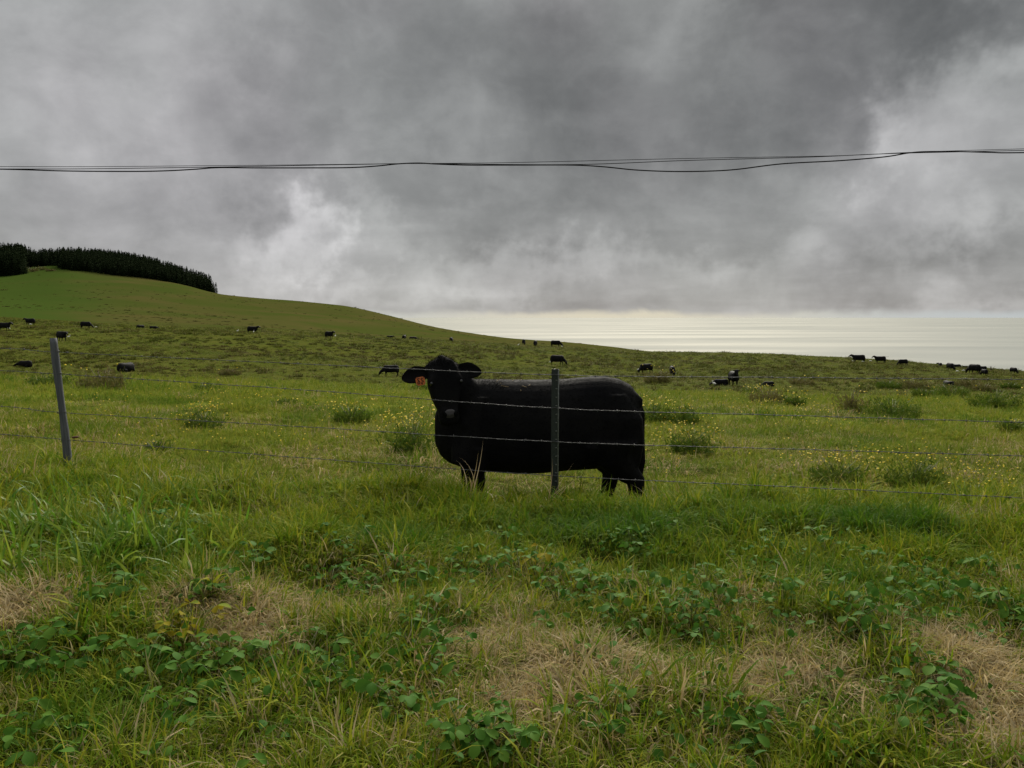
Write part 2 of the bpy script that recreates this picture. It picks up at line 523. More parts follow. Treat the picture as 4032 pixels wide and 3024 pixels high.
def mat_ground():
    m, g, out = new_mat('pasture_ground')
    pos = g.n('ShaderNodeNewGeometry').outputs['Position']
    sp = g.n('ShaderNodeSeparateXYZ')
    g.put(sp.inputs[0], pos)
    y = sp.outputs[1]
    fine = g.noise(pos, 9.0, 6, 0.65)
    midn = g.noise(pos, 0.35, 5, 0.6)
    big = g.noise(pos, 0.012, 4, 0.55)
    near = g.mix(g.mapr(fine, 0.3, 0.7), (.018, .022, .006), (.055, .055, .016))
    mid = g.mix(g.mapr(midn, 0.3, 0.7), (.105, .145, .018), (.17, .175, .032))
    mid = g.mix(g.mapr(fine, 0.35, 0.75, 0.0, 0.5), mid, (.065, .085, .016))
    # far hillside: short cropped turf, greener towards the left fold, browner on the swells
    streak = g.noise(g.vmath('MULTIPLY', pos, (.022, .022, .03)), 1.0, 6, 0.6, 0.6)
    hill = g.mix(g.mapr(streak, 0.38, 0.62), (.050, .064, .013), (.072, .066, .020))
    u = g.math('DIVIDE', sp.outputs[0], g.math('MAXIMUM', y, 10.0))
    left = g.mapr(g.math('ADD', u, g.math('MULTIPLY', g.math('SUBTRACT', big, 0.5), 0.5)), -0.62, -0.42, 1.0, 0.0, smooth=True)
    hill = g.mix(left, hill, (.041, .066, .012))
    spots = g.noise(pos, 0.16, 5, 0.7)
    hill = g.mix(g.mapr(spots, 0.60, 0.72, 0.0, 0.45), hill, (.045, .05, .016))
    turf = g.mix(g.mapr(midn, 0.3, 0.7), (.056, .075, .012), (.086, .086, .019))
    mid = g.mix(g.mapr(y, 30.0, 60.0), mid, turf)
    c = g.mix(g.mapr(y, 9.0, 16.0), near, mid)
    c = g.mix(g.mapr(y, 185.0, 235.0), c, hill)
    bmp = g.math('ADD', g.math('MULTIPLY', fine, 0.06), g.math('MULTIPLY', spots, 0.5))
    principled(g, out, c, 1.0, 0.0, 0.0, bmp, 0.6, 0.5)
    return m


def mat_sea():
    m, g, out = new_mat('sea_water')
    pos = g.n('ShaderNodeNewGeometry').outputs['Position']
    st = g.noise(g.vmath('MULTIPLY', pos, (.00010, .00035, 0.0)), 1.0, 6, 0.62, 0.6)
    st2 = g.noise(g.vmath('MULTIPLY', pos, (.00004, .00028, 0.0)), 1.0, 4, 0.6, 0.3)
    k = g.math('ADD', g.math('MULTIPLY', st, 0.5), g.math('MULTIPLY', st2, 0.5))
    # wind-ruffled water: rough facets, smoother slicks between them
    gl = g.n('ShaderNodeBsdfGlossy')
    gl.inputs['Color'].default_value = (.178, .168, .145, 1)
    g.put(gl.inputs['Roughness'], g.mapr(k, 0.40, 0.60, 0.80, 0.65))
    df = g.n('ShaderNodeBsdfDiffuse')
    df.inputs['Color'].default_value = (.05, .075, .09, 1)
    ad = g.n('ShaderNodeAddShader')
    g.put(ad.inputs[0], gl.outputs[0])
    g.put(ad.inputs[1], df.outputs[0])
    g.put(out.inputs[0], ad.outputs[0])
    return m


M['ground'] = mat_ground()
M['sea'] = mat_sea()


def mat_hide():
    m, g, out = new_mat('black_cow_hide')
    tc = g.n('ShaderNodeTexCoord').outputs['Object']
    hairs = g.noise(g.vmath('MULTIPLY', tc, (14.0, 14.0, 60.0)), 2.0, 5, 0.65, 0.4)
    big = g.noise(tc, 3.0, 4, 0.6)
    dirt = g.mapr(g.noise(tc, 9.0, 6, 0.7), 0.62, 0.78, 0.0, 0.35)
    c = g.mix(g.mapr(big, 0.35, 0.7), (.0045, .0045, .0052), (.010, .0095, .0095))
    c = g.mix(dirt, c, (.018, .015, .011))
    principled(g, out, c, g.mapr(hairs, 0.3, 0.7, 0.65, 0.88), 0.05, 0, g.math('ADD', hairs, big), 0.35, 0.012)
    return m


M['hide'] = mat_hide()
M['hair'] = plain('black_hair', (.004, .0038, .0036), .95, .02)
M['nose'] = plain('grey_nose', (.034, .030, .030), .45, .4, 0, .3, 80)
M['nostril'] = plain('nostril', (.002, .002, .002), .8, .1)
M['eye'] = plain('eye', (.004, .004, .004), .12, .6)
M['tag'] = plain('orange_tag', (.45, .115, .025), .5, .3, 0, .35, 40)
M['tagmark'] = plain('dark_tag_mark', (.05, .012, .006), .7)


def mat_post():
    m, g, out = new_mat('weathered_grey_wood')
    tc = g.n('ShaderNodeTexCoord').outputs['Object']
    grain = g.noise(g.vmath('MULTIPLY', tc, (60.0, 60.0, 3.0)), 1.0, 5, 0.65)
    blot = g.noise(tc, 9.0, 4, 0.6)
    c = g.mix(g.mapr(grain, 0.3, 0.7), (.055, .060, .068), (.135, .14, .15))
    c = g.mix(g.mapr(blot, 0.55, 0.75, 0.0, 0.6), c, (.09, .09, .085))
    principled(g, out, c, 0.8, 0.2, 0, grain, 0.5, 0.004)
    return m


M['post'] = mat_post()


# ------------------------------------------------------------------ terrain mesh, sea
def build_terrain():
    d = np.concatenate([np.linspace(-11, 1.6, 30)[:-1], np.linspace(1.6, 12, 230)[:-1],
                        np.exp(np.linspace(math.log(12), math.log(720), 420))[:-1],
                        np.exp(np.linspace(math.log(720), math.log(8900), 40))])
    uc = np.concatenate([np.linspace(-1.85, -0.85, 50)[:-1], np.linspace(-0.85, 0.85, 330)[:-1], np.linspace(0.85, 1.85, 50)])
    X = uc[None, :] * (np.maximum(d, 0) + 6.0)[:, None]
    Y = np.repeat(d[:, None], len(uc), 1)
    # column lines start fanning from behind the camera: keep the ground under the viewer wide enough
    Z = height(X, Y)
    v = np.stack([X, Y, Z], -1).reshape(-1, 3)
    nr, nc = X.shape
    idx = np.arange(nr * nc).reshape(nr, nc)
    f = np.stack([idx[:-1, :-1], idx[:-1, 1:], idx[1:, 1:], idx[1:, :-1]], -1).reshape(-1, 4)
    me = mesh_np('ground', v, f, True)
    me.materials.append(M['ground'])
    o = link(bpy.data.objects.new('ground', me))
    tag(o, 'grassy pasture ground falling away and rising to a hill', None, None, 'structure')


build_terrain()
me = mesh_np('sea', [(-300000, 1500, -600), (300000, 1500, -600), (300000, 300000, -600), (-300000, 300000, -600)], np.array([[0, 1, 2, 3]]))
me.materials.append(M['sea'])
tag(link(bpy.data.objects.new('sea', me)), 'pale silvery sea beyond the pasture ridge', None, None, 'structure')


# ------------------------------------------------------------------ blades and scattering
def blades(n, hmin, hmax, wid, spread, lean, nseg=3, seed=0, flat=0.0, droop=0.6):
    """n curved tapering blades; returns verts, faces, per-vertex random"""
    r = np.random.default_rng(seed)
    V, Fq, Ft, R = [], [], [], []
    for i in range(n):
        a = r.uniform(0, 2 * math.pi)
        rad = spread * math.sqrt(r.uniform())
        bx, by = rad * math.cos(a), rad * math.sin(a)
        ha = a + r.normal(0, 0.9)
        L = r.uniform(hmin, hmax)
        w = wid * r.uniform(0.7, 1.3)
        ln = abs(r.normal(lean, lean * 0.5))
        if r.uniform() < flat:
            ln = r.uniform(1.15, 1.5)
        dx, dy = math.cos(ha), math.sin(ha)
        tw = r.normal(0, 0.5)
        sx, sy = -math.sin(ha + tw), math.cos(ha + tw)
        p = np.array([bx, by, -0.015])
        base = len(V)
        br = r.uniform()
        ang = ln * 0.5
        for s in range(nseg + 1):
            t = s / nseg
            ww = w * (1 - t ** 1.6) * (0.75 + 0.5 * math.sin(math.pi * min(1, t * 1.2)))
            if s < nseg:
                V.append((p[0] - sx * ww / 2, p[1] - sy * ww / 2, p[2]))
                V.append((p[0] + sx * ww / 2, p[1] + sy * ww / 2, p[2]))
                R += [br, br]
            else:
                V.append(tuple(p))
                R.append(br)
            st = L / nseg
            p = p + np.array([dx * math.sin(ang) * st, dy * math.sin(ang) * st, math.cos(ang) * st])
            ang = min(ang + droop * ln * 1.2 + droop * 0.25, 2.2)
            if p[2] < 0.004 and s > 0:
                p[2] = 0.004 + 0.01 * r.uniform()
        for s in range(nseg - 1):
            b = base + 2 * s
            Fq.append((b, b + 1, b + 3, b + 2))
        b = base + 2 * (nseg - 1)
        Ft.append((b, b + 1, b + 2))
    return np.array(V), [np.array(Fq, dtype=np.int32).reshape(-1, 4), np.array(Ft, dtype=np.int32)], np.array(R)


PROTO = bpy.data.collections.new('scatter_sources')      # never linked to the scene


def proto_coll(name, variants, mat):
    c = bpy.data.collections.new(name)
    for i, (v, f, r) in enumerate(variants):
        me = mesh_np('%s_%02d' % (name, i), v, f, True)
        set_attr(me, 'brnd', r)
        me.materials.append(mat)
        o = bpy.data.objects.new('%s_%02d' % (name, i), me)
        c.objects.link(o)
    return c


def scatter(name, coll, nvar, pts, scl, extra, label, kind='stuff', tilt=0.12, cat=None, tiltv=None):
    n = len(pts)
    me = bpy.data.meshes.new(name)
    me.vertices.add(n)
    me.vertices.foreach_set('co', np.asarray(pts, np.float32).ravel())
    rot = np.stack([rng.normal(0, tilt, n), rng.normal(0, tilt, n), rng.uniform(0, 2 * math.pi, n)], -1)
    set_attr(me, 'rot', rot)
    scl = np.asarray(scl, float)
    if scl.ndim == 1:
        scl = np.stack([scl, scl, scl], -1)
    set_attr(me, 'scl', scl)
    set_attr(me, 'pick', rng.integers(0, nvar, n).astype(np.int32))
    for k, a in extra.items():
        set_attr(me, k, np.asarray(a, float))
    o = link(bpy.data.objects.new(name, me))
    ng = bpy.data.node_groups.new(name + '_scatter', 'GeometryNodeTree')
    ng.interface.new_socket('Geometry', in_out='INPUT', socket_type='NodeSocketGeometry')
    ng.interface.new_socket('Geometry', in_out='OUTPUT', socket_type='NodeSocketGeometry')
    N, Lk = ng.nodes, ng.links
    gi, go = N.new('NodeGroupInput'), N.new('NodeGroupOutput')
    ci = N.new('GeometryNodeCollectionInfo')
    ci.inputs[0].default_value = coll
    ci.inputs['Separate Children'].default_value = True
    ci.inputs['Reset Children'].default_value = True
    ip = N.new('GeometryNodeInstanceOnPoints')
    ip.inputs['Pick Instance'].default_value = True

    def na(nm, dt):
        q = N.new('GeometryNodeInputNamedAttribute')
        q.data_type = dt
        q.inputs[0].default_value = nm
        return q.outputs[0]
    Lk.new(gi.outputs[0], ip.inputs['Points'])
    Lk.new(ci.outputs[0], ip.inputs['Instance'])
    Lk.new(na('pick', 'INT'), ip.inputs['Instance Index'])
    er = N.new('FunctionNodeEulerToRotation')
    Lk.new(na('rot', 'FLOAT_VECTOR'), er.inputs[0])
    Lk.new(er.outputs[0], ip.inputs['Rotation'])
    Lk.new(na('scl', 'FLOAT_VECTOR'), ip.inputs['Scale'])
    Lk.new(ip.outputs[0], go.inputs[0])
    mod = o.modifiers.new('scatter', 'NODES')
    mod.node_group = ng
    tag(o, label, cat, None, kind)
    return o


def gp(px, py):
    p = ground_hit(px, py, 1.5, 60)
    return p.x, p.y


def field(x, y, spots):
    s = np.zeros_like(x)
    for (px, py, r, a) in spots:
        gx, gy = gp(px, py)
        s = s + a * np.exp(-(((x - gx) / (r * .9)) ** 2 + ((y - gy) / (r * .8)) ** 2))
    return s


DRY = [(90, 2400, .26, .9), (60, 2470, .2, .6), (930, 2440, .30, 1.0), (780, 2360, .16, .8), (1050, 2560, .22, .7), (1950, 2760, .24, 1.0),
       (1850, 2560, .26, .7), (2150, 2700, .22, .8), (2450, 2650, .30, .8), (2320, 2780, .2, .5), (2000, 2470, .2, .5), (2250, 2560, .2, .5),
       (3080, 2520, .25, .6), (3150, 2680, .26, .9), (2950, 2780, .25, .5), (3780, 2560, .30, .9), (3900, 2700, .25, .8), (4000, 2880, .28, .9),
       (3350, 2820, .2, .4), (2700, 2920, .2, .4), (1450, 2430, .22, .5), (1180, 2430, .2, .4), (2150, 2930, .2, .4), (2960, 2350, .15, .3),
       (1050, 1820, .25, .6), (500, 1830, .3, .5), (2290, 1920, .16, 1.1), (2620, 1960, .25, .5), (1600, 2020, .2, .4), (3850, 2060, .3, .6), (1340, 1830, .2, .5),
       (200, 2060, .2, .5), (60, 2110, .2, .5)]
LUSH = [(900, 1880, .45, .8), (1100, 1930, .4, .7), (1500, 2120, .4, .6), (1700, 2180, .4, .5), (2400, 2080, .6, .8), (2900, 2060, .6, .8), (3400, 2060, .5, .7), (3600, 2120, .5, .5),
        (2000, 2130, .5, .5), (1000, 2250, .4, .5), (500, 2200, .5, .5), (600, 2800, .4, .4), (200, 2900, .4, .5), (3300, 2300, .4, .5), (2500, 2300, .4, .4),
        (300, 1900, .3, .5), (1750, 1960, .3, .3), (3300, 2780, .15, .7)]


def near_points(y0, y1, dens, wide=0.8):
    n = int(dens * wide * (y1 * y1 - y0 * y0) + dens * 1.6 * (y1 - y0))
    y = np.sqrt(rng.uniform(y0 * y0, y1 * y1, n))
    x = rng.uniform(-1, 1, n) * (wide * y + 0.8)
    return x, y


def grass_near():
    parts = [near_points(1.3, 4.2, 560), near_points(4.2, 6.3, 380), near_points(6.3, 9.0, 230)]
    x = np.concatenate([p[0] for p in parts])
    y = np.concatenate([p[1] for p in parts])
    z = height(x, y)
    dry = 0.14 + 0.22 * vnoise(x, y, 0.45, 41, 3) + field(x, y, DRY) * 0.85 * (1 + 1.1 * vnoise(x, y, .2, 43, 2)) + np.clip((5.0 - y) / 3, 0, .14) + np.where((y > 7), .08, 0)
    lush = np.clip(0.12 + 0.50 * vnoise(x, y, 0.6, 51, 3) + field(x, y, LUSH), 0, 1)
    dry = np.clip(dry - 0.35 * lush, 0, 1)
    r = rng.uniform(0, 1, len(x))
    straw = r < np.clip((dry - 0.42) * 1.9, 0, .80)
    tallp = np.clip(0.10 + 0.55 * lush + 0.35 * np.exp(-((y - 6.7) / .8) ** 2), 0, .8) * (dry < .6)
    tall = (~straw) & (rng.uniform(0, 1, len(x)) < tallp * 0.75)
    short = ~(straw | tall)
    V = 6
    cs = proto_coll('short_grass', [blades(26, .05, .16, .0058, .055, .75, 3, 100 + i, .22) for i in range(V)], M['grass'])
    ct = proto_coll('tall_grass', [blades(22, .11, .235, .0078, .05, .55, 4, 200 + i, .10, .42) for i in range(V)], M['grass'])
    cw = proto_coll('straw_mat', [blades(34, .09, .22, .0036, .09, 1.2, 4, 300 + i, .8, .35) for i in range(V)], M['grass'])
    P = np.stack([x, y, z], -1)

    def go(nm, coll, mk, sc, lab, cat, tilt=.15):
        k = int(mk.sum())
        scatter(nm, coll, V, P[mk], sc * rng.uniform(.7, 1.3, k) * (1 + np.clip(y[mk] - 4.5, 0, 5) * .06) * (1 + .55 * vnoise(x[mk], y[mk], .34, 47, 2)), {'dry': dry[mk], 'lush': lush[mk]}, lab, 'stuff', tilt, cat)
    go('short_grass', cs, short, 1.0, 'short matted green and yellowish verge grass', 'grass')
    go('tall_grass', ct, tall, 1.0, 'longer lush green grass blades along the fence bank', 'grass')
    go('straw_mat', cw, straw, 1.0, 'pale dry straw thatch lying flat in patches', 'dry grass', .2)
    # wide-bladed coarse grass on the left of the bank
    n = 520
    px = rng.uniform(-250, 950, n)
    py = rng.uniform(1930, 2330, n)
    keep = rng.uniform(0, 1, n) < np.exp(-((px - 250) / 520) ** 2 - ((py - 2120) / 190) ** 2)
    pts = np.array([tuple(ground_hit(a, b, 1.5, 20)) for a, b in zip(px[keep], py[keep])])
    cb = proto_coll('coarse_grass', [blades(7, .18, .40, .017, .06, .8, 5, 400 + i, .15, .33) for i in range(V)], M['broad'])
    k = len(pts)
    scatter('coarse_grass', cb, V, pts, rng.uniform(.7, 1.15, k), {'dry': rng.uniform(0, .08, k), 'lush': rng.uniform(0, .5, k)}, 'wide bladed coarse green grass below the grey wooden post', 'stuff', .25, 'grass')


def grass_mid():
    V = 6
    x, y = near_points(8.6, 20, 44, .8)
    x2, y2 = near_points(20, 48, 13, .8)
    x, y = np.concatenate([x, x2]), np.concatenate([y, y2])
    z = height(x, y)
    dry = np.clip(.22 + .46 * vnoise(x, y, 1.1, 61, 3) + .12 * vnoise(x, y, 6, 62, 2), 0, .9)
    lush = np.clip(.12 + .95 * vnoise(x, y, 1.5, 63, 3), 0, .95)
    dry = np.clip(dry - np.clip((y - 12) / 60, 0, .2), 0, 1)
    sc = rng.uniform(.6, 1.4, len(x)) * (1 + np.clip((y - 15) / 30, 0, 1.0)) * (1 + .65 * vnoise(x, y, 1.0, 64, 3))
    coll = proto_coll('pasture_grass', [blades(44, .08, .22, .0105, .19, .9, 3, 500 + i, .3) for i in range(V)], M['grass_mid'])
    scatter('pasture_grass', coll, V, np.stack([x, y, z - .01], -1), sc, {'dry': dry, 'lush': lush}, 'uneven yellow green pasture grass behind the fence', 'stuff', .15, 'grass')
    x, y = near_points(44, 112, 1.1, .82)
    x2, y2 = near_points(112, 212, .5, .82)
    x, y = np.concatenate([x, x2]), np.concatenate([y, y2])
    z = height(x, y)
    dry = np.clip(.16 + .3 * vnoise(x, y, 5, 161, 3), 0, .7)
    lush = np.clip(.15 + .6 * vnoise(x, y, 8, 163, 2), 0, .8)
    sc = rng.uniform(.7, 1.3, len(x)) * np.interp(y, [44, 110, 210], [2.4, 3.4, 5.0])
    cfar = proto_coll('far_grass', [blades(44, .08, .22, .0125, .19, .9, 3, 560 + i, .3) for i in range(V)], M['grass_far'])
    scatter('far_pasture_grass', cfar, V, np.stack([x, y, z - .03], -1), np.stack([sc, sc, sc * .55], -1), {'dry': dry, 'lush': lush}, 'cropped green grass of the far pasture', 'stuff', .1, 'grass')
    # low mounds of grass further off
    y = np.exp(rng.uniform(math.log(38), math.log(215), 62000))
    keep = rng.uniform(0, 1, len(y)) < (y / 215) ** 0.9
    y = y[keep]
    x = rng.uniform(-.82, .82, len(y)) * y
    m = vnoise(x, y, 7.0, 71, 3)
    keep = rng.uniform(0, 1, len(y)) < np.clip(.62 + m * 1.0, .16, 1) * np.clip((y - 40) / 70, .08, 1)
    x, y = x[keep], y[keep]
    edge = y < 205 + 15 * vnoise(x, y, 20, 73, 2)
    x, y = x[edge], y[edge]
    z = height(x, y)
    n = len(x)
    s = rng.gamma(4.0, .25, n) * np.interp(y, [40, 80, 130, 210], [.42, .6, .75, .9])
    scl = np.stack([s * rng.uniform(.9, 1.35, n), s * rng.uniform(.8, 1.3, n), 1.0 * s ** .6 * rng.uniform(.6, 1.4, n)], -1)
    coll = proto_coll('tussock', [blades(90, .22, .5, .05, .42, .8, 3, 600 + i, .1) for i in range(V)], M['tussock'])
    scatter('tussock', coll, V, np.stack([x, y, z - .02], -1), scl, {'dry': np.clip(.35 + .4 * vnoise(x, y, 9, 75, 2), 0, 1), 'lush': np.clip(.1 + .5 * vnoise(x, y, 15, 76, 2), 0, 1)}, 'low dark tussocks dotting the far pasture', 'stuff', .05, 'tussocks')


grass_near()
grass_mid()


def hill_tufts():
    n = 9000
    y = rng.uniform(225, 530, n)
    x = rng.uniform(-.75, .25, n) * y
    keep = rng.uniform(0, 1, n) < np.clip(.30 + vnoise(x, y, 40, 171, 3) * 1.1, .02, 1)
    x, y = x[keep], y[keep]
    s_ = rng.gamma(3.0, .28, len(x))
    scl = np.stack([s_ * rng.uniform(.8, 1.4, len(x)), s_, s_ * .6], -1)
    c = bpy.data.collections['tussock']
    scatter('hillside_tuft', c, 6, np.stack([x, y, height(x, y) - .03], -1), scl, {'dry': rng.uniform(.2, .7, len(x)), 'lush': rng.uniform(0, .5, len(x))},
            'tiny scattered tufts on the smooth far hillside', 'stuff', .05, 'tussocks')


hill_tufts()


# ------------------------------------------------------------------ lofted solids for animals
def loft(rings, n=16, caps=True):
    """rings: (centre, right vec, up vec, half width, up extent, down extent, squareness)"""
    V, Fq, Ft = [], [], []
    for c, rt, up, w, hu, hd, sq in rings:
        for k in range(n):
            a = 2 * math.pi * k / n
            ca, sa = math.cos(a), math.sin(a)
            e = 2.0 / sq
            xx = math.copysign(abs(ca) ** e, ca) * w
            yy = math.copysign(abs(sa) ** e, sa) * (hu if sa > 0 else hd)
            V.append(Vector(c) + Vector(rt) * xx + Vector(up) * yy)
    m = len(rings)
    for i in range(m - 1):
        for k in range(n):
            a, b = i * n + k, i * n + (k + 1) % n
            Fq.append((a, b, b + n, a + n))
    if caps:
        V.append(Vector(rings[0][0]))
        V.append(Vector(rings[-1][0]))
        for k in range(n):
            Ft.append((len(V) - 2, (k + 1) % n, k))
            Ft.append((len(V) - 1, (m - 1) * n + k, (m - 1) * n + (k + 1) % n))
    return [tuple(v) for v in V], Fq, Ft


def tube(points, radii, n=12, ref=(0, 1, 0), squash=1.0):
    """closed tapered tube along points"""
    P = [Vector(p) for p in points]
    rings = []
    for i, p in enumerate(P):
        t = (P[min(i + 1, len(P) - 1)] - P[max(i - 1, 0)]).normalized()
        r = Vector(ref)
        if abs(t.dot(r)) > .92:
            r = Vector((1, 0, 0))
        rt = t.cross(r).normalized()
        up = rt.cross(t).normalized()
        rr = radii[i]
        rings.append((p, rt, up, rr, rr * squash, rr * squash, 2.0))
    return loft(rings, n)


class Solid:
    def __init__(self):
        self.v, self.q, self.t = [], [], []

    def add(self, vft):
        v, q, t = vft
        o = len(self.v)
        self.v += v
        self.q += [tuple(i + o for i in f) for f in q]
        self.t += [tuple(i + o for i in f) for f in t]
        return self

    def mesh(self, name, mat, smooth=True):
        fs = []
        if self.q:
            fs.append(np.array(self.q, dtype=np.int32))
        if self.t:
            fs.append(np.array(self.t, dtype=np.int32))
        me = mesh_np(name, np.array(self.v), fs, smooth)
        me.materials.append(mat)
        return me

    def remeshed(self, name, mat, voxel, smooth_it=6, factor=.5):
        me = self.mesh(name + '_raw', mat)
        bm = bmesh.new()
        bm.from_mesh(me)
        bmesh.ops.recalc_face_normals(bm, faces=bm.faces)
        bm.to_mesh(me)
        bm.free()
        o = link(bpy.data.objects.new('raw', me))
        r = o.modifiers.new('r', 'REMESH')
        r.mode = 'VOXEL'
        r.voxel_size = voxel
        s = o.modifiers.new('s', 'SMOOTH')
        s.factor = factor
        s.iterations = smooth_it
        dg = bpy.context.evaluated_depsgraph_get()
        out = bpy.data.meshes.new_from_object(o.evaluated_get(dg))
        out.name = name
        bpy.data.objects.remove(o)
        bpy.data.meshes.remove(me)
        out.polygons.foreach_set('use_smooth', np.ones(len(out.polygons), dtype=bool))
        out.materials.clear()
        out.materials.append(mat)
        return out


HEAD = [(-.035, .05, -.01, .05), (.0, .10, .02, .10), (.06, .132, .04, .16), (.13, .150, .045, .20), (.20, .155, .042, .225), (.28, .140, .032, .225),
        (.36, .112, .022, .19), (.43, .092, .018, .16), (.485, .092, .022, .15), (.53, .094, .018, .145), (.565, .078, -.002, .125), (.585, .042, -.03, .09)]


def head_frame(P, d, f):
    P, d, f = Vector(P), Vector(d).normalized(), Vector(f)
    f = (f - d * f.dot(d)).normalized()
    s = d.cross(f).normalized()
    return P, d, f, s


def head_loft(P, d, f, k=1.06):
    P, d, f, s = head_frame(P, d, f)
    return loft([(P + d * t * k, s, f, w * k, fo * k if fo > 0 else .004, bo * k, 2.3) if fo > 0 else
                 (P + d * t * k + f * (fo - .012) * k, s, f, w * k, .012 * k, (bo + fo) * k, 2.2) for t, w, fo, bo in HEAD], 20)


def ear_shape(base, out, up, face, L=.22, W=.075, n=10, m=7, droop=.25, cup=.45):
    """cupped leaf-shaped ear, thick shell"""
    base, out, up, face = Vector(base), Vector(out).normalized(), Vector(up).normalized(), Vector(face).normalized()
    V, q = [], []
    for side in (0, 1):
        for i in range(n + 1):
            t = i / n
            w = W * min(1.0, .60 + .85 * t) * (max(.06, 1 - ((t - .48) / .53) ** 2) ** .62 if t > .48 else 1.0)
            c = base + out * L * t - up * droop * L * t * t
            for j in range(m):
                a = (j / (m - 1) - .5) * 2
                p = c + up * a * w + face * (-cup * w * (1 - a * a) * (1 - .4 * t)) - face * (.012 * side)
                V.append(tuple(p))
    K = (n + 1) * m
    for i in range(n):
        for j in range(m - 1):
            a = i * m + j
            q.append((a, a + 1, a + m + 1, a + m))
            q.append((K + a, K + a + m, K + a + m + 1, K + a + 1))
    for i in range(n):
        for j in (0, m - 1):
            a = i * m + j
            q.append((a, a + m, K + a + m, K + a) if j == 0 else (a, K + a, K + a + m, a + m))
    for j in range(m - 1):
        a = j
        q.append((a, K + a, K + a + 1, a + 1))
        a = n * m + j
        q.append((a, a + 1, K + a + 1, K + a))
    return V, q, []


# body sections: x, top, bottom, half width (standing, hooves at z = 0)
BODY = [(-1.025, 1.20, .84, .07), (-.99, 1.30, .70, .17), (-.92, 1.395, .61, .25), (-.80, 1.455, .57, .29), (-.66, 1.48, .55, .31), (-.50, 1.478, .54, .325),
        (-.28, 1.455, .53, .345), (-.02, 1.448, .505, .37), (.22, 1.448, .50, .365), (.44, 1.452, .515, .34), (.62, 1.455, .54, .315),
        (.78, 1.43, .57, .285), (.90, 1.36, .61, .24), (.985, 1.25, .68, .18), (1.04, 1.10, .80, .09)]


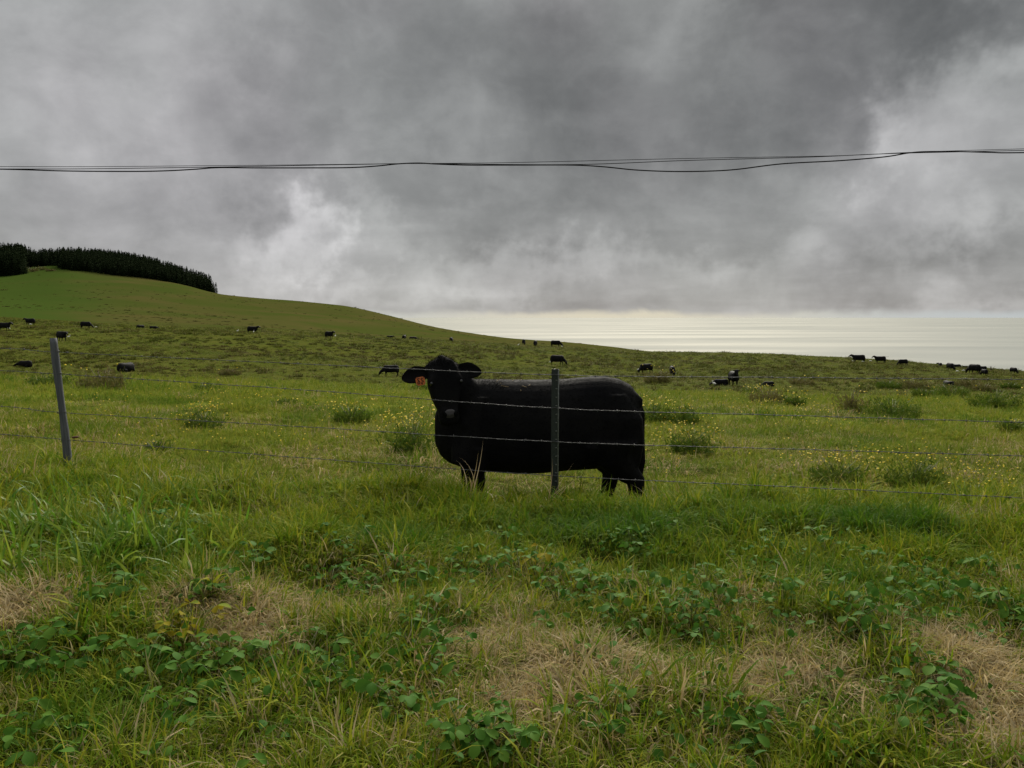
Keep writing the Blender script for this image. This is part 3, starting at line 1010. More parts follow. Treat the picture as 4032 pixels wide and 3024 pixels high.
def cow_solid(P, d, f, lying=False, hind=0.0, tail_out=False, step=0.0, ears=True, fat=1.0, legk=1.0):
    S = Solid()
    lift = -.50 if lying else 0.0
    rings = []
    for x, zt, zb, w in BODY:
        zb2 = zb + lift
        zt2 = zt + lift
        ww = w * fat * (1.12 if lying else 1.0)
        c = Vector((x, 0, zb2 * .52 + zt2 * .48))
        rings.append((c, Vector((0, 1, 0)), Vector((0, 0, 1)), ww, zt2 - c.z, c.z - zb2, 2.35))
    S.add(loft(rings, 28))
    Pv, dv, fv, sv = head_frame(P, d, f)
    # neck: deep at the shoulder, narrow behind the jaw
    q = Pv + dv * .10 - fv * .10
    a = Vector((.62, 0, 1.06 + lift))
    mid = (a + q) / 2 + Vector((.04, 0, .0))
    pts = [Vector((.45, 0, 1.03 + lift)), a, a.lerp(mid, .6), mid.lerp(q, .45), q]
    rad = [(.27, .34), (.25, .33), (.20, .275), (.155, .215), (.115, .15)]
    rr = []
    for i, p in enumerate(pts):
        t = (pts[min(i + 1, 4)] - pts[max(i - 1, 0)]).normalized()
        rt = Vector((0, 1, 0)) - t * t.y
        rt.normalize()
        up = t.cross(rt)
        if up.z < 0:
            up = -up
        rr.append((p, rt, up, rad[i][0], rad[i][1], rad[i][1], 2.1))
    S.add(loft(rr, 20))
    S.add(head_loft(P, d, f))
    # shoulder and thigh muscle
    for sgn in (-1, 1):
        S.add(loft([(Vector((.56 + .06 * i, sgn * (.19 + .02 * i), z + lift)), Vector((1, 0, 0)), Vector((0, 1, 0)), wx, .13, .13, 2.0)
                    for i, (z, wx) in enumerate(((1.30, .08), (1.12, .17), (.86, .19), (.66, .13)))], 14))
        S.add(loft([(Vector((xx, sgn * yy, z + lift)), Vector((1, 0, 0)), Vector((0, 1, 0)), wx, wy, wy, 2.0)
                    for xx, yy, z, wx, wy in ((-.72, .17, 1.32, .14, .10), (-.75, .20, 1.08, .265, .14), (-.77, .195, .84, .265, .135), (-.79, .185, .62, .21, .105), (-.80, .18, .50, .13, .08))], 14))
    if ears:
        for sgn in (-1, 1):
            S.add(tube([Pv + dv * .06 + sv * sgn * .08 - fv * .05, Pv + dv * .05 + sv * sgn * .19 - fv * .06, Pv + dv * .07 + sv * sgn * .30 - fv * .06, Pv + dv * .10 + sv * sgn * .34 - fv * .06],
                       [.04, .065, .055, .02], 8))
    if not lying:
        for sgn in (-1, 1):
            o = step * sgn
            S.add(tube([(.66 - o * .3, sgn * .19, .80), (.65, sgn * .19, .60), (.66 + o * .6, sgn * .18, .44), (.655 + o * .9, sgn * .18, .40), (.65 + o, sgn * .175, .22), (.65 + o, sgn * .175, .12), (.67 + o, sgn * .175, .07), (.68 + o, sgn * .175, .0)],
                       [k_ * legk for k_ in (.14, .105, .072, .070, .050, .052, .062, .075)], 12))
            o = -step * sgn * .9 - hind * sgn
            S.add(tube([(-.74, sgn * .20, .86), (-.70 + o * .3, sgn * .20, .68), (-.80 + o * .5, sgn * .19, .54), (-.86 + o * .7, sgn * .185, .45), (-.845 + o * .9, sgn * .18, .25), (-.835 + o, sgn * .18, .12), (-.80 + o, sgn * .18, .07), (-.78 + o, sgn * .18, .0)],
                       [k_ * legk for k_ in (.19, .145, .095, .072, .054, .055, .064, .075)], 12))
    else:
        for sgn in (-1, 1):
            S.add(tube([(.70, sgn * .26, .16), (.86, sgn * .30, .12), (.98, sgn * .28, .08), (.80, sgn * .33, .05)], [.11, .08, .06, .05], 10))
            S.add(tube([(-.66, sgn * .30, .26), (-.36, sgn * .40, .20), (-.30, sgn * .42, .10), (-.62, sgn * .44, .06), (-.36, sgn * .45, .05)], [.16, .11, .07, .055, .05], 10))
    if tail_out:
        S.add(tube([(-.98, 0, 1.36 + lift), (-1.12, 0, 1.40 + lift), (-1.30, 0, 1.36 + lift), (-1.48, 0, 1.37 + lift), (-1.58, 0, 1.36 + lift)], [.04, .03, .025, .045, .02], 8))
    elif not lying:
        S.add(tube([(-.88, 0, 1.33), (-.97, 0, 1.27), (-1.04, 0, 1.10), (-1.045, .01, .85), (-1.04, .02, .62), (-1.03, .02, .42)], [.05, .045, .032, .026, .042, .015], 8))
    return S


# ------------------------------------------------------------------ the main cow
HP, HD, HF = (.94, .33, 1.655), (-.13, .20, -.955), (-.34, .92, .10)


def main_cow():
    P, d, f, s = head_frame(HP, HD, HF)
    S = cow_solid(HP, HD, HF, ears=False, hind=.11, step=.03, legk=1.28)
    k = 1.0
    # hair-covered crown, brow ridges, jaw, nostril wings
    S.add(loft([(P + d * t + f * o, s, f, w, hh, hh, 2.0) for t, o, w, hh in ((-.065, -.035, .018, .018), (-.04, -.03, .045, .035), (0, -.02, .075, .05), (.06, 0, .095, .045))], 14))
    for sg in (-1, 1):
        S.add(tube([P + d * .15 + s * sg * .125 + f * .014, P + d * .19 + s * sg * .142 + f * .016, P + d * .25 + s * sg * .128 + f * .008], [.03, .036, .02], 10))
        S.add(tube([P + d * .47 + s * sg * .045 + f * .0, P + d * .52 + s * sg * .055 + f * .0, P + d * .555 + s * sg * .04 - f * .02], [.03, .036, .025], 10))
        S.add(tube([P + d * .02 + s * sg * .06 - f * .05, P + d * .055 + s * sg * .13 - f * .06, P + d * .07 + s * sg * .165 - f * .06], [.05, .045, .03], 10))
    for sg in (-1, 1):
        # hook bone, shoulder blade, point of shoulder, flank fold, stifle
        S.add(tube([(.52, sg * .12, 1.34), (.60, sg * .22, 1.22), (.72, sg * .262, 1.02), (.80, sg * .235, .90)], [.06, .08, .085, .06], 12))
        S.add(tube([(-.56, sg * .22, .98), (-.50, sg * .255, .80), (-.52, sg * .23, .66)], [.07, .10, .06], 12))
        S.add(tube([(-.93, sg * .10, 1.30), (-.99, sg * .11, 1.24), (-.99, sg * .10, 1.18)], [.04, .045, .03], 10))
    # dewlap under the throat
    S.add(tube([(.94, .16, 1.22), (.97, .10, 1.08), (.975, .04, .92), (.92, 0, .74)], [.05, .055, .06, .06], 12))
    body = S.remeshed('body', M['hide'], .013, 6, .5)
    loc = Vector((.27, 7.86, hz(.3, 7.86)))
    root = empty('cow', loc, math.pi + .02)
    tag(root, 'large black cow with an orange ear tag standing close behind the barbed wire fence', 'cow')
    bo = link(bpy.data.objects.new('body', body), root)
    # ears
    e1 = Solid().add(ear_shape(P + d * .095 + s * .125 - f * .06, s * 1.0 - d * .02, -d * .95 + f * .1, f + s * .15, .275, .080, droop=.14))
    e2 = Solid().add(ear_shape(P + d * .095 - s * .125 - f * .06, -s * 1.0 - d * .02, -d * .95 + f * .1, f - s * .15, .275, .080, droop=.14))
    ears = []
    for e in (e1, e2):
        ears.append(link(bpy.data.objects.new('ear', e.mesh('ear', M['hide'])), root))
    # which ear hangs on the far left of the head (towards local +x) carries the tag
    te = ears[0] if s.x > 0 else ears[1]
    sg = 1 if s.x > 0 else -1
    c0 = P + d * .135 + s * sg * .245 + f * .02
    bm = bmesh.new()
    bmesh.ops.create_cube(bm, size=1.0)
    bmesh.ops.bevel(bm, geom=bm.edges[:], offset=.12, segments=2, affect='EDGES')
    mt = Matrix.Translation(c0 + d * .045) @ Matrix((s * sg, d, f)).transposed().to_4x4() @ Matrix.Rotation(.08, 4, 'Z') @ Matrix.Diagonal((.088, .078, .006, 1))
    bm.transform(mt)
    me = bpy.data.meshes.new('ear_tag')
    bm.to_mesh(me)
    bm.free()
    me.materials.append(M['tag'])
    tg = link(bpy.data.objects.new('ear_tag', me), te)
    tg['label'] = 'rectangular orange plastic ear tag with dark worn marks'
    ms = Solid()

    def tp(a, b):
        return c0 + d * .045 + s * sg * a + d * b + f * .0045
    for pts in ([(-.026, -.024), (-.012, -.03), (-.006, -.018), (-.016, -.004), (-.03, .004), (-.012, .012), (-.004, .022), (-.018, .028)],
                [(.008, -.026), (.02, -.03), (.028, -.018), (.018, -.006), (.008, .006), (.01, .022), (.024, .026), (.03, .012), (.018, .002)]):
        ms.add(tube([tp(*p) for p in pts], [.0042] * len(pts), 6))
    link(bpy.data.objects.new('tag_marking', ms.mesh('tag_marking', M['tagmark'])), tg)
    # eyes
    for sg2 in (-1, 1):
        c = P + d * .215 + s * sg2 * .148 + f * .030
        es = Solid().add(loft([(c + s * sg2 * o, d, f, r, r, r, 2.0) for o, r in ((-.02, .004), (-.012, .017), (0, .022), (.010, .016), (.015, .004))], 14))
        link(bpy.data.objects.new('eye', es.mesh('eye', M['eye'])), root)
    # nose pad and nostrils
    ns = Solid().add(loft([(P + d * t + f * o, s, f, w, .02, .03, 2.4) for t, o, w in ((.470, .006, .034), (.49, .014, .068), (.522, .013, .078), (.553, .0, .066), (.578, -.020, .034))], 18))
    nose = link(bpy.data.objects.new('nose', ns.remeshed('nose', M['nose'], .006, 4)), root)
    for sg2 in (-1, 1):
        c = P + d * .512 + s * sg2 * .058 + f * .033
        nn = Solid().add(loft([(c + d * t + s * sg2 * (t * -.45), s, f, w, .014, .014, 2.0) for t, w in ((-.028, .005), (-.014, .019), (.006, .023), (.028, .008))], 12))
        link(bpy.data.objects.new('nostril', nn.mesh('nostril', M['nostril'])), nose)
    # coat: short hair lying back over the whole hide, longer on crown and along the spine
    n = len(body.vertices)
    co = np.empty(n * 3, np.float32)
    no = np.empty(n * 3, np.float32)
    body.vertices.foreach_get('co', co)
    body.vertices.foreach_get('normal', no)
    co, no = co.reshape(-1, 3), no.reshape(-1, 3)
    r = np.random.default_rng(5)
    vis = (no[:, 1] > -.35) | (co[:, 2] > 1.3)
    pick = np.where(vis)[0]
    pick = pick[r.uniform(0, 1, len(pick)) < np.where(no[pick, 2] > .7, .45, .22) + .7 * (co[pick, 2] > 1.60)]
    p, nn = co[pick] + r.normal(0, .004, (len(pick), 3)), no[pick]
    Pn, dn = np.array(P), np.array(d)
    rel = p - Pn
    onhead = (rel @ dn > -.12) & (np.linalg.norm(rel - np.outer(np.clip(rel @ dn, 0, .57), dn), axis=1) < .2) & (p[:, 1] > .1)
    crown = onhead & (rel @ dn < .07)
    muzzle = onhead & (rel @ dn > .40)
    flow = np.where(onhead[:, None], dn[None, :] * 1.0, np.array([[-.75, 0, -.65]]))
    flow = np.where(crown[:, None], np.array([[0, .25, .5]]), flow)
    spine = (~onhead) & (nn[:, 2] > .75)
    flow = np.where(spine[:, None], np.array([[-.8, 0, .25]]), flow)
    flow = flow + r.normal(0, .30, p.shape)
    flow = flow - nn * np.sum(flow * nn, 1)[:, None] * .9
    flow = flow / np.linalg.norm(flow, axis=1)[:, None]
    L = np.where(muzzle, .008, np.where(onhead, .010, .014)) * r.uniform(.6, 1.4, len(p))
    L = np.where(crown, r.uniform(.010, .028, len(p)), L)
    scruff = spine & (p[:, 0] > .35)
    L = np.where(scruff, r.uniform(.012, .04, len(p)), L)
    rise = np.where(crown | scruff, .6, .10)[:, None]
    side = np.cross(flow, nn)
    side /= np.linalg.norm(side, axis=1)[:, None] + 1e-6
    w = np.where(onhead, .0022, .0034)[:, None]
    a = p - side * w
    b = p + side * w
    c = p + (flow + nn * rise) * L[:, None]
    V = np.stack([a, b, c], 1).reshape(-1, 3)
    me = mesh_np('hair', V, np.arange(len(V)).reshape(-1, 3), False)
    me.materials.append(M['hair'])
    h = link(bpy.data.objects.new('hair', me), root)
    h['kind'] = 'stuff'
    # bits of straw stuck on the back
    for i in range(9):
        x0, z0 = r.uniform(.05, .42), 0
        yy = r.uniform(.06, .24)
        zt = 1.46 - yy * yy * 1.7
        st = Solid().add(tube([(x0, yy, zt), (x0 + r.normal(0, .012), yy + .008, zt + .004), (x0 + r.normal(0, .02), yy + .016, zt - .008)], [.002, .0024, .0015], 5))
        link(bpy.data.objects.new('straw', st.mesh('straw', M['straw'])), root)
    return root


main_cow()


# ------------------------------------------------------------------ the herd
POSES = {}


def pose(name):
    if name in POSES:
        return POSES[name]
    if name == 'stand':
        S = cow_solid((1.27, 0, 1.56), (.80, 0, -.60), (.6, 0, .8), step=.05)
    elif name == 'walk':
        S = cow_solid((1.34, 0, 1.42), (.78, 0, -.62), (.6, 0, .8), step=.16, tail_out=True)
    elif name == 'tailout':
        S = cow_solid((1.24, 0, 1.60), (.82, 0, -.55), (.55, 0, .8), step=.04, tail_out=True)
    elif name == 'graze':
        S = cow_solid((1.44, .0, .70), (.42, 0, -.90), (.9, 0, .42), step=.07)
    elif name == 'graze_low':
        S = cow_solid((1.36, .12, .66), (.22, .05, -.95), (.95, 0, .3), step=.1)
    elif name == 'alert':
        S = cow_solid((1.16, 0, 1.70), (.52, 0, -.85), (.85, 0, .5), step=.03)
    elif name == 'lie':
        S = cow_solid((1.20, .0, .98), (.78, 0, -.62), (.6, 0, .8), lying=True)
    elif name == 'lie_low':
        S = cow_solid((1.30, .22, .55), (.75, .2, -.60), (.6, 0, .8), lying=True)
    elif name == 'lie_turn':
        S = cow_solid((.98, .34, .95), (.2, .82, -.52), (.2, .6, .8), lying=True)
    POSES[name] = S.remeshed('cow_' + name, M['hide_far'], .034, 4, .5)
    return POSES[name]


# px, py of the hooves, pose, heading (degrees, 0 = towards the right of the picture, 90 = away), pixel height hint, label
HERD = [
    (18, 1303, 'stand', -10, 34, 'black cow head up beside a hunched egret, next to a left-facing one upslope'),
    (120, 1281, 'stand', 170, 28, 'black cow facing forest stand with head up, egret at its forefeet'),
    (338, 1294, 'graze', 0, 26, 'black cow grazing just below the smooth hill with an egret ahead of its nose'),
    (243, 1344, 'walk', -35, 38, 'black cow with tail stuck out, behind the grey wooden post, upright egret before it'),
    (553, 1294, 'lie_turn', 60, 15, 'black cow lying curled in the tussocks, larger of a pair below the hill'),
    (604, 1296, 'lie_low', 20, 8, 'black calf lying almost hidden in the tussocks, smaller of a pair'),
    (497, 1464, 'lie_turn', 75, 37, 'bulky black cow lying with its back to the fence, behind the brown bush'),
    (100, 1444, 'lie_low', 170, 10, 'black calf lying flat in the grass beyond the dark green bush'),
    (994, 1313, 'stand', -5, 29, 'black cow standing broadside with egrets at tail and foreleg'),
    (1296, 1333, 'stand', -35, 29, 'black cow standing three-quarter with one upright egret in front of it'),
    (1535, 1329, 'lie', 10, 11, 'black cow lying head to the sea, smallest of the resting trio below the hill'),
    (1591, 1333, 'lie', 85, 16, 'black cow lying seen end-on, middle of the resting trio below the hill'),
    (1626, 1338, 'lie_low', 5, 12, 'black cow lying stretched out low, seaward one of the resting trio'),
    (1776, 1342, 'lie', 92, 19, 'lone black cow resting end-on below the bare far slope'),
    (1540, 1481, 'graze', 178, 41, 'black cow grazing behind the large cow\'s tagged ear, head away from it'),
    (2062, 1360, 'graze_low', -88, 23, 'black cow seen head-on beside a standing egret, first of three on the slope'),
    (2108, 1365, 'graze_low', -100, 23, 'black cow seen head-on without egret, middle of three on the slope'),
    (2188, 1367, 'graze', -8, 25, 'black cow grazing broadside with egret at its nose, seaward of three on the slope'),
    (2194, 1438, 'graze_low', -25, 37, 'black cow grazing directly above the dark steel post'),
    (2544, 1471, 'graze_low', 205, 37, 'black cow grazing with a white egret right at its muzzle'),
    (2646, 1481, 'graze_low', -95, 37, 'black cow grazing head-on, next to the one with egret at its muzzle'),
    (2887, 1521, 'alert', -92, 67, 'black cow standing and staring straight at the fence with both ears out'),
    (2838, 1518, 'lie_low', 176, 25, 'black cow lying down behind the staring cow, egret by its head'),
    (3026, 1521, 'lie_low', 180, 19, 'black cow lying low in flowery grass, alone beside the staring cow'),
    (3381, 1429, 'stand', 172, 33, 'black cow on the ridge with head up and tail hanging clear'),
    (3466, 1431, 'tailout', 176, 29, 'black cow on the ridge with tail swished straight out'),
    (3555, 1440, 'graze_low', 184, 24, 'black cow on the ridge with head level, nearest the tail-swishing one'),
    (3702, 1443, 'lie_turn', 70, 15, 'black cow resting on the ridge edge, apart from the ridge cluster'),
    (3741, 1459, 'graze_low', -92, 28, 'black cow grazing head-on, inland end of the ridge cluster'),
    (3766, 1449, 'lie', 182, 15, 'black cow lying broadside on the ridge, half hidden by the head-on grazer'),
    (3798, 1452, 'lie_low', 180, 10, 'black cow lying very low behind the ridge, middle of the cluster'),
    (3836, 1473, 'graze_low', 100, 37, 'black cow standing tail-on in the ridge cluster, front of the broadside one'),
    (3870, 1461, 'stand', 185, 20, 'black cow broadside at the seaward end of the ridge cluster'),
    (3875, 1480, 'graze_low', 85, 22, 'black cow lowest on the slope in the ridge cluster, seen from behind'),
    (3990, 1472, 'graze_low', -90, 24, 'black cow alone past the ridge cluster beside a dead shrub'),
    (3732, 1525, 'lie', -95, 27, 'black cow lying facing the fence with ears out, below the ridge cluster'),
]
HFULL = {'stand': 1.62, 'walk': 1.5, 'tailout': 1.62, 'graze': 1.48, 'graze_low': 1.48, 'alert': 1.78, 'lie': 1.05, 'lie_low': .98, 'lie_turn': 1.05}
for px, py, ps, head, hpx, lab in HERD:
    g0 = ground_hit(px, py, 40, 260)
    dexp = HFULL[ps] * F / hpx
    sc = hpx * g0.y / F / HFULL[ps]
    if py < 1500 and abs(math.log(sc)) > .35:
        # keep a believable size: let the slope decide the distance only roughly
        sc = min(max(sc, .62), 1.3)
    if g0.y > 235:
        g0 = on_ground(px, 185)
        sc = min(max(hpx * 185 / F / HFULL[ps], .62), 1.2)
    o = link(bpy.data.objects.new('cow', pose(ps)))
    o.location = g0 - Vector((0, 0, .03))
    o.rotation_euler = (0, 0, math.radians(head))
    sc *= 1.1
    o.scale = (sc, sc, sc)
    tag(o, lab, 'cow', 'herd of black cattle grazing the pasture')


# ------------------------------------------------------------------ egrets
def egret_mesh(up=True):
    S = Solid()
    if up:
        S.add(tube([(-.20, 0, .24), (-.12, 0, .27), (0, 0, .30), (.10, 0, .33), (.16, 0, .37)], [.012, .055, .085, .070, .03], 10))
        S.add(tube([(.12, 0, .34), (.17, 0, .42), (.14, 0, .49), (.16, 0, .55), (.21, 0, .565)], [.04, .026, .022, .03, .018], 8))
        hx, hzv = .21, .56
    else:
        S.add(tube([(-.20, 0, .22), (-.12, 0, .25), (0, 0, .28), (.10, 0, .28), (.18, 0, .26)], [.012, .055, .085, .065, .03], 10))
        S.add(tube([(.12, 0, .28), (.22, 0, .28), (.28, 0, .22), (.33, 0, .19)], [.04, .026, .026, .016], 8))
        hx, hzv = .33, .19
    me = S.mesh('egret', M['white'])
    nb = len(me.polygons)
    T = Solid()
    T.add(tube([(hx - .01, 0, hzv), (hx + .08, 0, hzv - .012)], [.012, .002], 6))
    bk = T.mesh('beak', M['beak'])
    Lg = Solid()
    for s in (-1, 1):
        Lg.add(tube([(.0, s * .03, .25), (-.01, s * .03, .12), (.01, s * .03, 0)], [.012, .008, .01], 6))
    return me, bk, Lg.mesh('leg', M['legdark'])


EG = [egret_mesh(True), egret_mesh(False)]
EGRETS = [(36, 1300, 1, 180, 'hunched white egret in grass at the feet of a black cow uphill'),
          (120, 1283, 1, 0, 'white egret below the belly of a cow near the forest side'),
          (379, 1294, 1, 180, 'white egret ahead of the grazing cow below the smooth hill'),
          (271, 1335, 0, 20, 'upright white egret before the cow with its tail stuck out'),
          (935, 1310, 0, 20, 'white egret walking behind the tail of a broadside cow'),
          (999, 1314, 0, 90, 'white egret standing by the foreleg of a broadside cow'),
          (1320, 1330, 0, 80, 'upright white egret in front of a three-quarter cow'),
          (1600, 1482, 1, 180, 'white egret between the grazing cow and the large cow\'s ear'),
          (2041, 1364, 0, 30, 'tall white egret beside the head-on cow on the slope'),
          (2212, 1369, 1, 0, 'white egret at the nose of the broadside grazing cow'),
          (2168, 1434, 1, 0, 'white egret behind the cow above the dark steel post'),
          (2516, 1464, 1, 200, 'white egret touching the muzzle of a grazing cow'),
          (2812, 1525, 0, 200, 'large upright white egret beside a lying cow near the staring cow'),
          (3357, 1428, 1, 0, 'white egret ahead of the ridge cow with hanging tail'),
          (3396, 1430, 1, 0, 'white egret under the hind legs of the ridge cow'),
          (3428, 1427, 1, 180, 'white egret between two ridge cows'),
          (3768, 1469, 1, 0, 'white egret below the ridge cluster, beside the head-on grazer'),
          (3794, 1466, 1, 180, 'white egret in the middle of the gap in the ridge cluster'),
          (3817, 1463, 0, 180, 'white egret by the tail-on cow of the ridge cluster')]
for px, py, k, head, lab in EGRETS:
    p = ground_hit(px, py, 40, 250)
    root = empty('egret', p + Vector((0, 0, .02)), math.radians(head))
    s = 1.0 if p.y < 90 else 1.15
    root.scale = (s, s, s)
    tag(root, lab, 'egret', 'white egrets among the cattle')
    for nm, me in zip(('body', 'beak', 'leg'), EG[k]):
        link(bpy.data.objects.new(nm, me), root)


# ------------------------------------------------------------------ fence
FX, FY, FS = .38, 6.95, -.1935


def fence_at(px, py):
    a, b = ray(px, py)
    Y = (FY - FS * FX) / (1 - FS * a)
    return Vector((a * Y, Y, EYE + b * Y))


fence = empty('barbed_wire_fence', (FX, FY, hz(FX, FY)))
tag(fence, 'four-strand barbed wire fence with a grey wooden post and a dark steel post', 'fence')
FORIG = fence.location.copy()


def fpart(name, me, parent=None, loc=None):
    o = bpy.data.objects.new(name, me)
    link(o, parent or fence)
    o.location = (loc if loc is not None else Vector((0, 0, 0))) - (FORIG if parent is None and loc is not None else Vector((0, 0, 0)))
    return o


def steel_post(top, base, lab=None):
    """T-section: wide face to the front-left, rib edge to the right, studs along the face"""
    h = (top - base).length
    bm = bmesh.new()
    W, T = .068, .006

    def box(x0, x1, y0, y1, z0, z1):
        vs_ = [bm.verts.new((x, y, z)) for x in (x0, x1) for y in (y0, y1) for z in (z0, z1)]
        for q in ((0, 1, 3, 2), (4, 6, 7, 5), (0, 4, 5, 1), (2, 3, 7, 6), (0, 2, 6, 4), (1, 5, 7, 3)):
            bm.faces.new([vs_[i] for i in q])
    box(-W / 2, W / 2, 0, T, 0, h)
    box(-.004, .004, T, .04, 0, h)
    bmesh.ops.recalc_face_normals(bm, faces=bm.faces)
    me = bpy.data.meshes.new('steel_post')
    bm.to_mesh(me)
    bm.free()
    me.materials.append(M['steel'])
    o = fpart('steel_post', me, None, base)
    v = (top - base).normalized()
    o.rotation_euler = (Matrix.Rotation(.25, 3, 'Z').to_4x4()).to_euler()
    q = v.to_track_quat('Z', 'Y')
    o.rotation_euler = (Vector((0, 0, 1)).rotation_difference(v) @ Matrix.Rotation(.22, 3, 'Z').to_quaternion()).to_euler()
    if lab:
        o['label'] = lab
    # paler strip down one edge of the face
    s = Solid().add(loft([(Vector((W / 2 - .006, -.003, z)), Vector((1, 0, 0)), Vector((0, 1, 0)), .006, .004, .004, 4) for z in (.02, h * .3, h * .6, h - .002)], 8))
    fpart('pale_edge_strip', s.mesh('pale_edge_strip', M['steel_edge']), o)
    st = Solid().add(loft([(Vector((.0, -y, 0)), Vector((1, 0, 0)), Vector((0, 0, 1)), w, w * .6, w * .6, 3) for y, w in ((-.001, .010), (.005, .009), (.007, .006))], 8)).mesh('stud', M['steel_edge'])
    z = .28
    while z < h - .05:
        fpart('stud', st, o, Vector((.010, 0, z)))
        z += .0755
    return o


def wood_post(top, base, lab=None, r0=.031, r1=.036):
    v = top - base
    h = v.length
    rr = np.random.default_rng(3)
    rings = []
    N = 26
    for i in range(N):
        t = i / (N - 1)
        w = r1 + (r0 - r1) * t + .0025 * math.sin(9 * t) + rr.normal(0, .0006)
        c = Vector((.006 * math.sin(5 * t), .004 * math.sin(4 * t + 1), h * t))
        if i == N - 1:
            w *= .93
        rings.append((c, Vector((1, 0, 0)), Vector((0, 1, 0)), w, w, w, 2.5))
    me = Solid().add(loft(rings, 24)).mesh('wooden_post', M['post'])
    o = fpart('wooden_post', me, None, base)
    o.rotation_euler = Vector((0, 0, 1)).rotation_difference(v.normalized()).to_euler()
    if lab:
        o['label'] = lab
    return o, h


st_top, st_base = fence_at(2187, 1453), fence_at(2184, 1960)
st_base.z = hz(st_base.x, st_base.y) - .10
steel_post(st_top, st_base, 'dark green steel T-post in front of the large cow')
wd_top, wd_base = fence_at(213, 1331), fence_at(266, 1822)
wd_base = wd_base + (wd_base - wd_top).normalized() * max(.12, wd_base.z - hz(wd_base.x, wd_base.y) + .12)
wood, wood_h = wood_post(wd_top, wd_base, 'weathered grey round wooden post leaning outward')
# the posts that carry the wires on beyond the picture
dirx = Vector((1, FS, 0)).normalized()
for dist, lab in ((5.0, None), ):
    b = Vector((FX, FY, 0)) + dirx * dist
    z = hz(b.x, b.y)
    steel_post(Vector((b.x, b.y, z + 1.15)), Vector((b.x, b.y, z - .1)))
b = Vector((wd_top.x, wd_top.y, 0)) - dirx * 5.0
zz = hz(b.x, b.y)
wood_post(Vector((b.x, b.y, zz + 1.2)), Vector((b.x, b.y, zz - .1)))

WIRES = [[(-900, 1350), (0, 1371), (221, 1386), (1200, 1433), (2188, 1476), (3100, 1486), (4032, 1494), (4900, 1502)],
         [(-900, 1405), (0, 1458), (231, 1472), (1200, 1535), (2189, 1607), (3100, 1635), (4032, 1663), (4900, 1690)],
         [(-900, 1545), (0, 1599), (248, 1624), (1200, 1680), (2188, 1739), (3100, 1767), (4032, 1795), (4900, 1822)],
         [(-900, 1650), (0, 1709), (259, 1730), (1200, 1802), (2184, 1872), (3100, 1915), (4032, 1960), (4900, 2004)]]
WLAB = ['top', 'second', 'third', 'bottom']


def smooth_path(P, n):
    """Catmull-Rom through points"""
    P = [Vector(p) for p in P]
    Q = [P[0] * 2 - P[1]] + P + [P[-1] * 2 - P[-2]]
    out = []
    for i in range(1, len(Q) - 2):
        for k in range(n):
            t = k / n
            a, b, c, d = Q[i - 1], Q[i], Q[i + 1], Q[i + 2]
            out.append(.5 * ((2 * b) + (c - a) * t + (2 * a - 5 * b + 4 * c - d) * t * t + (3 * b - a - 3 * c + d) * t ** 3))
    out.append(P[-1])
    return out


barb = Solid()
for a0 in (0, math.pi / 2):
    barb.add(tube([(-.004, -.016 * math.cos(a0), -.016 * math.sin(a0)), (-.002, 0, 0.004), (.004, .016 * math.cos(a0 + .4), .016 * math.sin(a0 + .4))], [.0012, .0022, .0012], 5))
barb.add(tube([(-.007, 0, 0), (.007, 0, 0)], [.0052, .0052], 8))
barb_me = barb.mesh('barb', M['wire'])
for wi, W in enumerate(WIRES):
    path = smooth_path([fence_at(*p) for p in W], 60)
    path = [p + Vector((0, -.012, .0012 * math.sin(i * .37 + wi))) for i, p in enumerate(path)]
    S = Solid()
    # two twisted strands
    dist = 0.0
    A, B = [], []
    dense = []
    for p, q in zip(path[:-1], path[1:]):
        m = max(2, int((q - p).length / .02))
        dense += [p.lerp(q, j / m) for j in range(m)]
    dense.append(path[-1])
    for i, p in enumerate(dense):
        a = i * .55
        off = Vector((0, math.cos(a), math.sin(a))) * .0019
        A.append(p + off - FORIG)
        B.append(p - off - FORIG)
    for s in (A, B):
        S.add(tube(s, [.0020] * len(s), 5))
    w = fpart('barbed_wire', S.mesh('barbed_wire', M['wire']))
    w['label'] = WLAB[wi] + ' strand of twisted barbed wire'
    dist, nxt = 0.0, .05 + .04 * wi
    for p, q in zip(dense[:-1], dense[1:]):
        dist += (q - p).length
        if dist > nxt:
            nxt += .165
            o = fpart('barb', barb_me, w, q - FORIG)
            o.rotation_euler = (random.uniform(0, 6), 0, math.atan(FS))
    # wire loop round the wooden post
    px, py = W[2]
    t = (wd_top.z - fence_at(px, py).z) / (wd_top.z - wd_base.z)
    c = wd_top.lerp(wd_base, t)
    rad = .031 + (.036 - .031) * t + .003
    loop = [c - FORIG + Vector((rad * math.cos(a), rad * math.sin(a), .012 * math.cos(a))) for a in np.linspace(0, 2 * math.pi, 25)]
    fpart('wire_tie', Solid().add(tube(loop, [.0026] * 25, 5, (0, 0, 1))).mesh('wire_tie', M['wire']))
    # clip on the steel post
    c = fence_at(*W[4]) - FORIG
    clip = [c + Vector((-.045, -.008, -.004)), c + Vector((-.02, -.016, .006)), c + Vector((.02, -.014, .004)), c + Vector((.04, -.006, -.006))]
    fpart('wire_clip', Solid().add(tube(clip, [.0025] * 4, 5)).mesh('wire_clip', M['wire']))

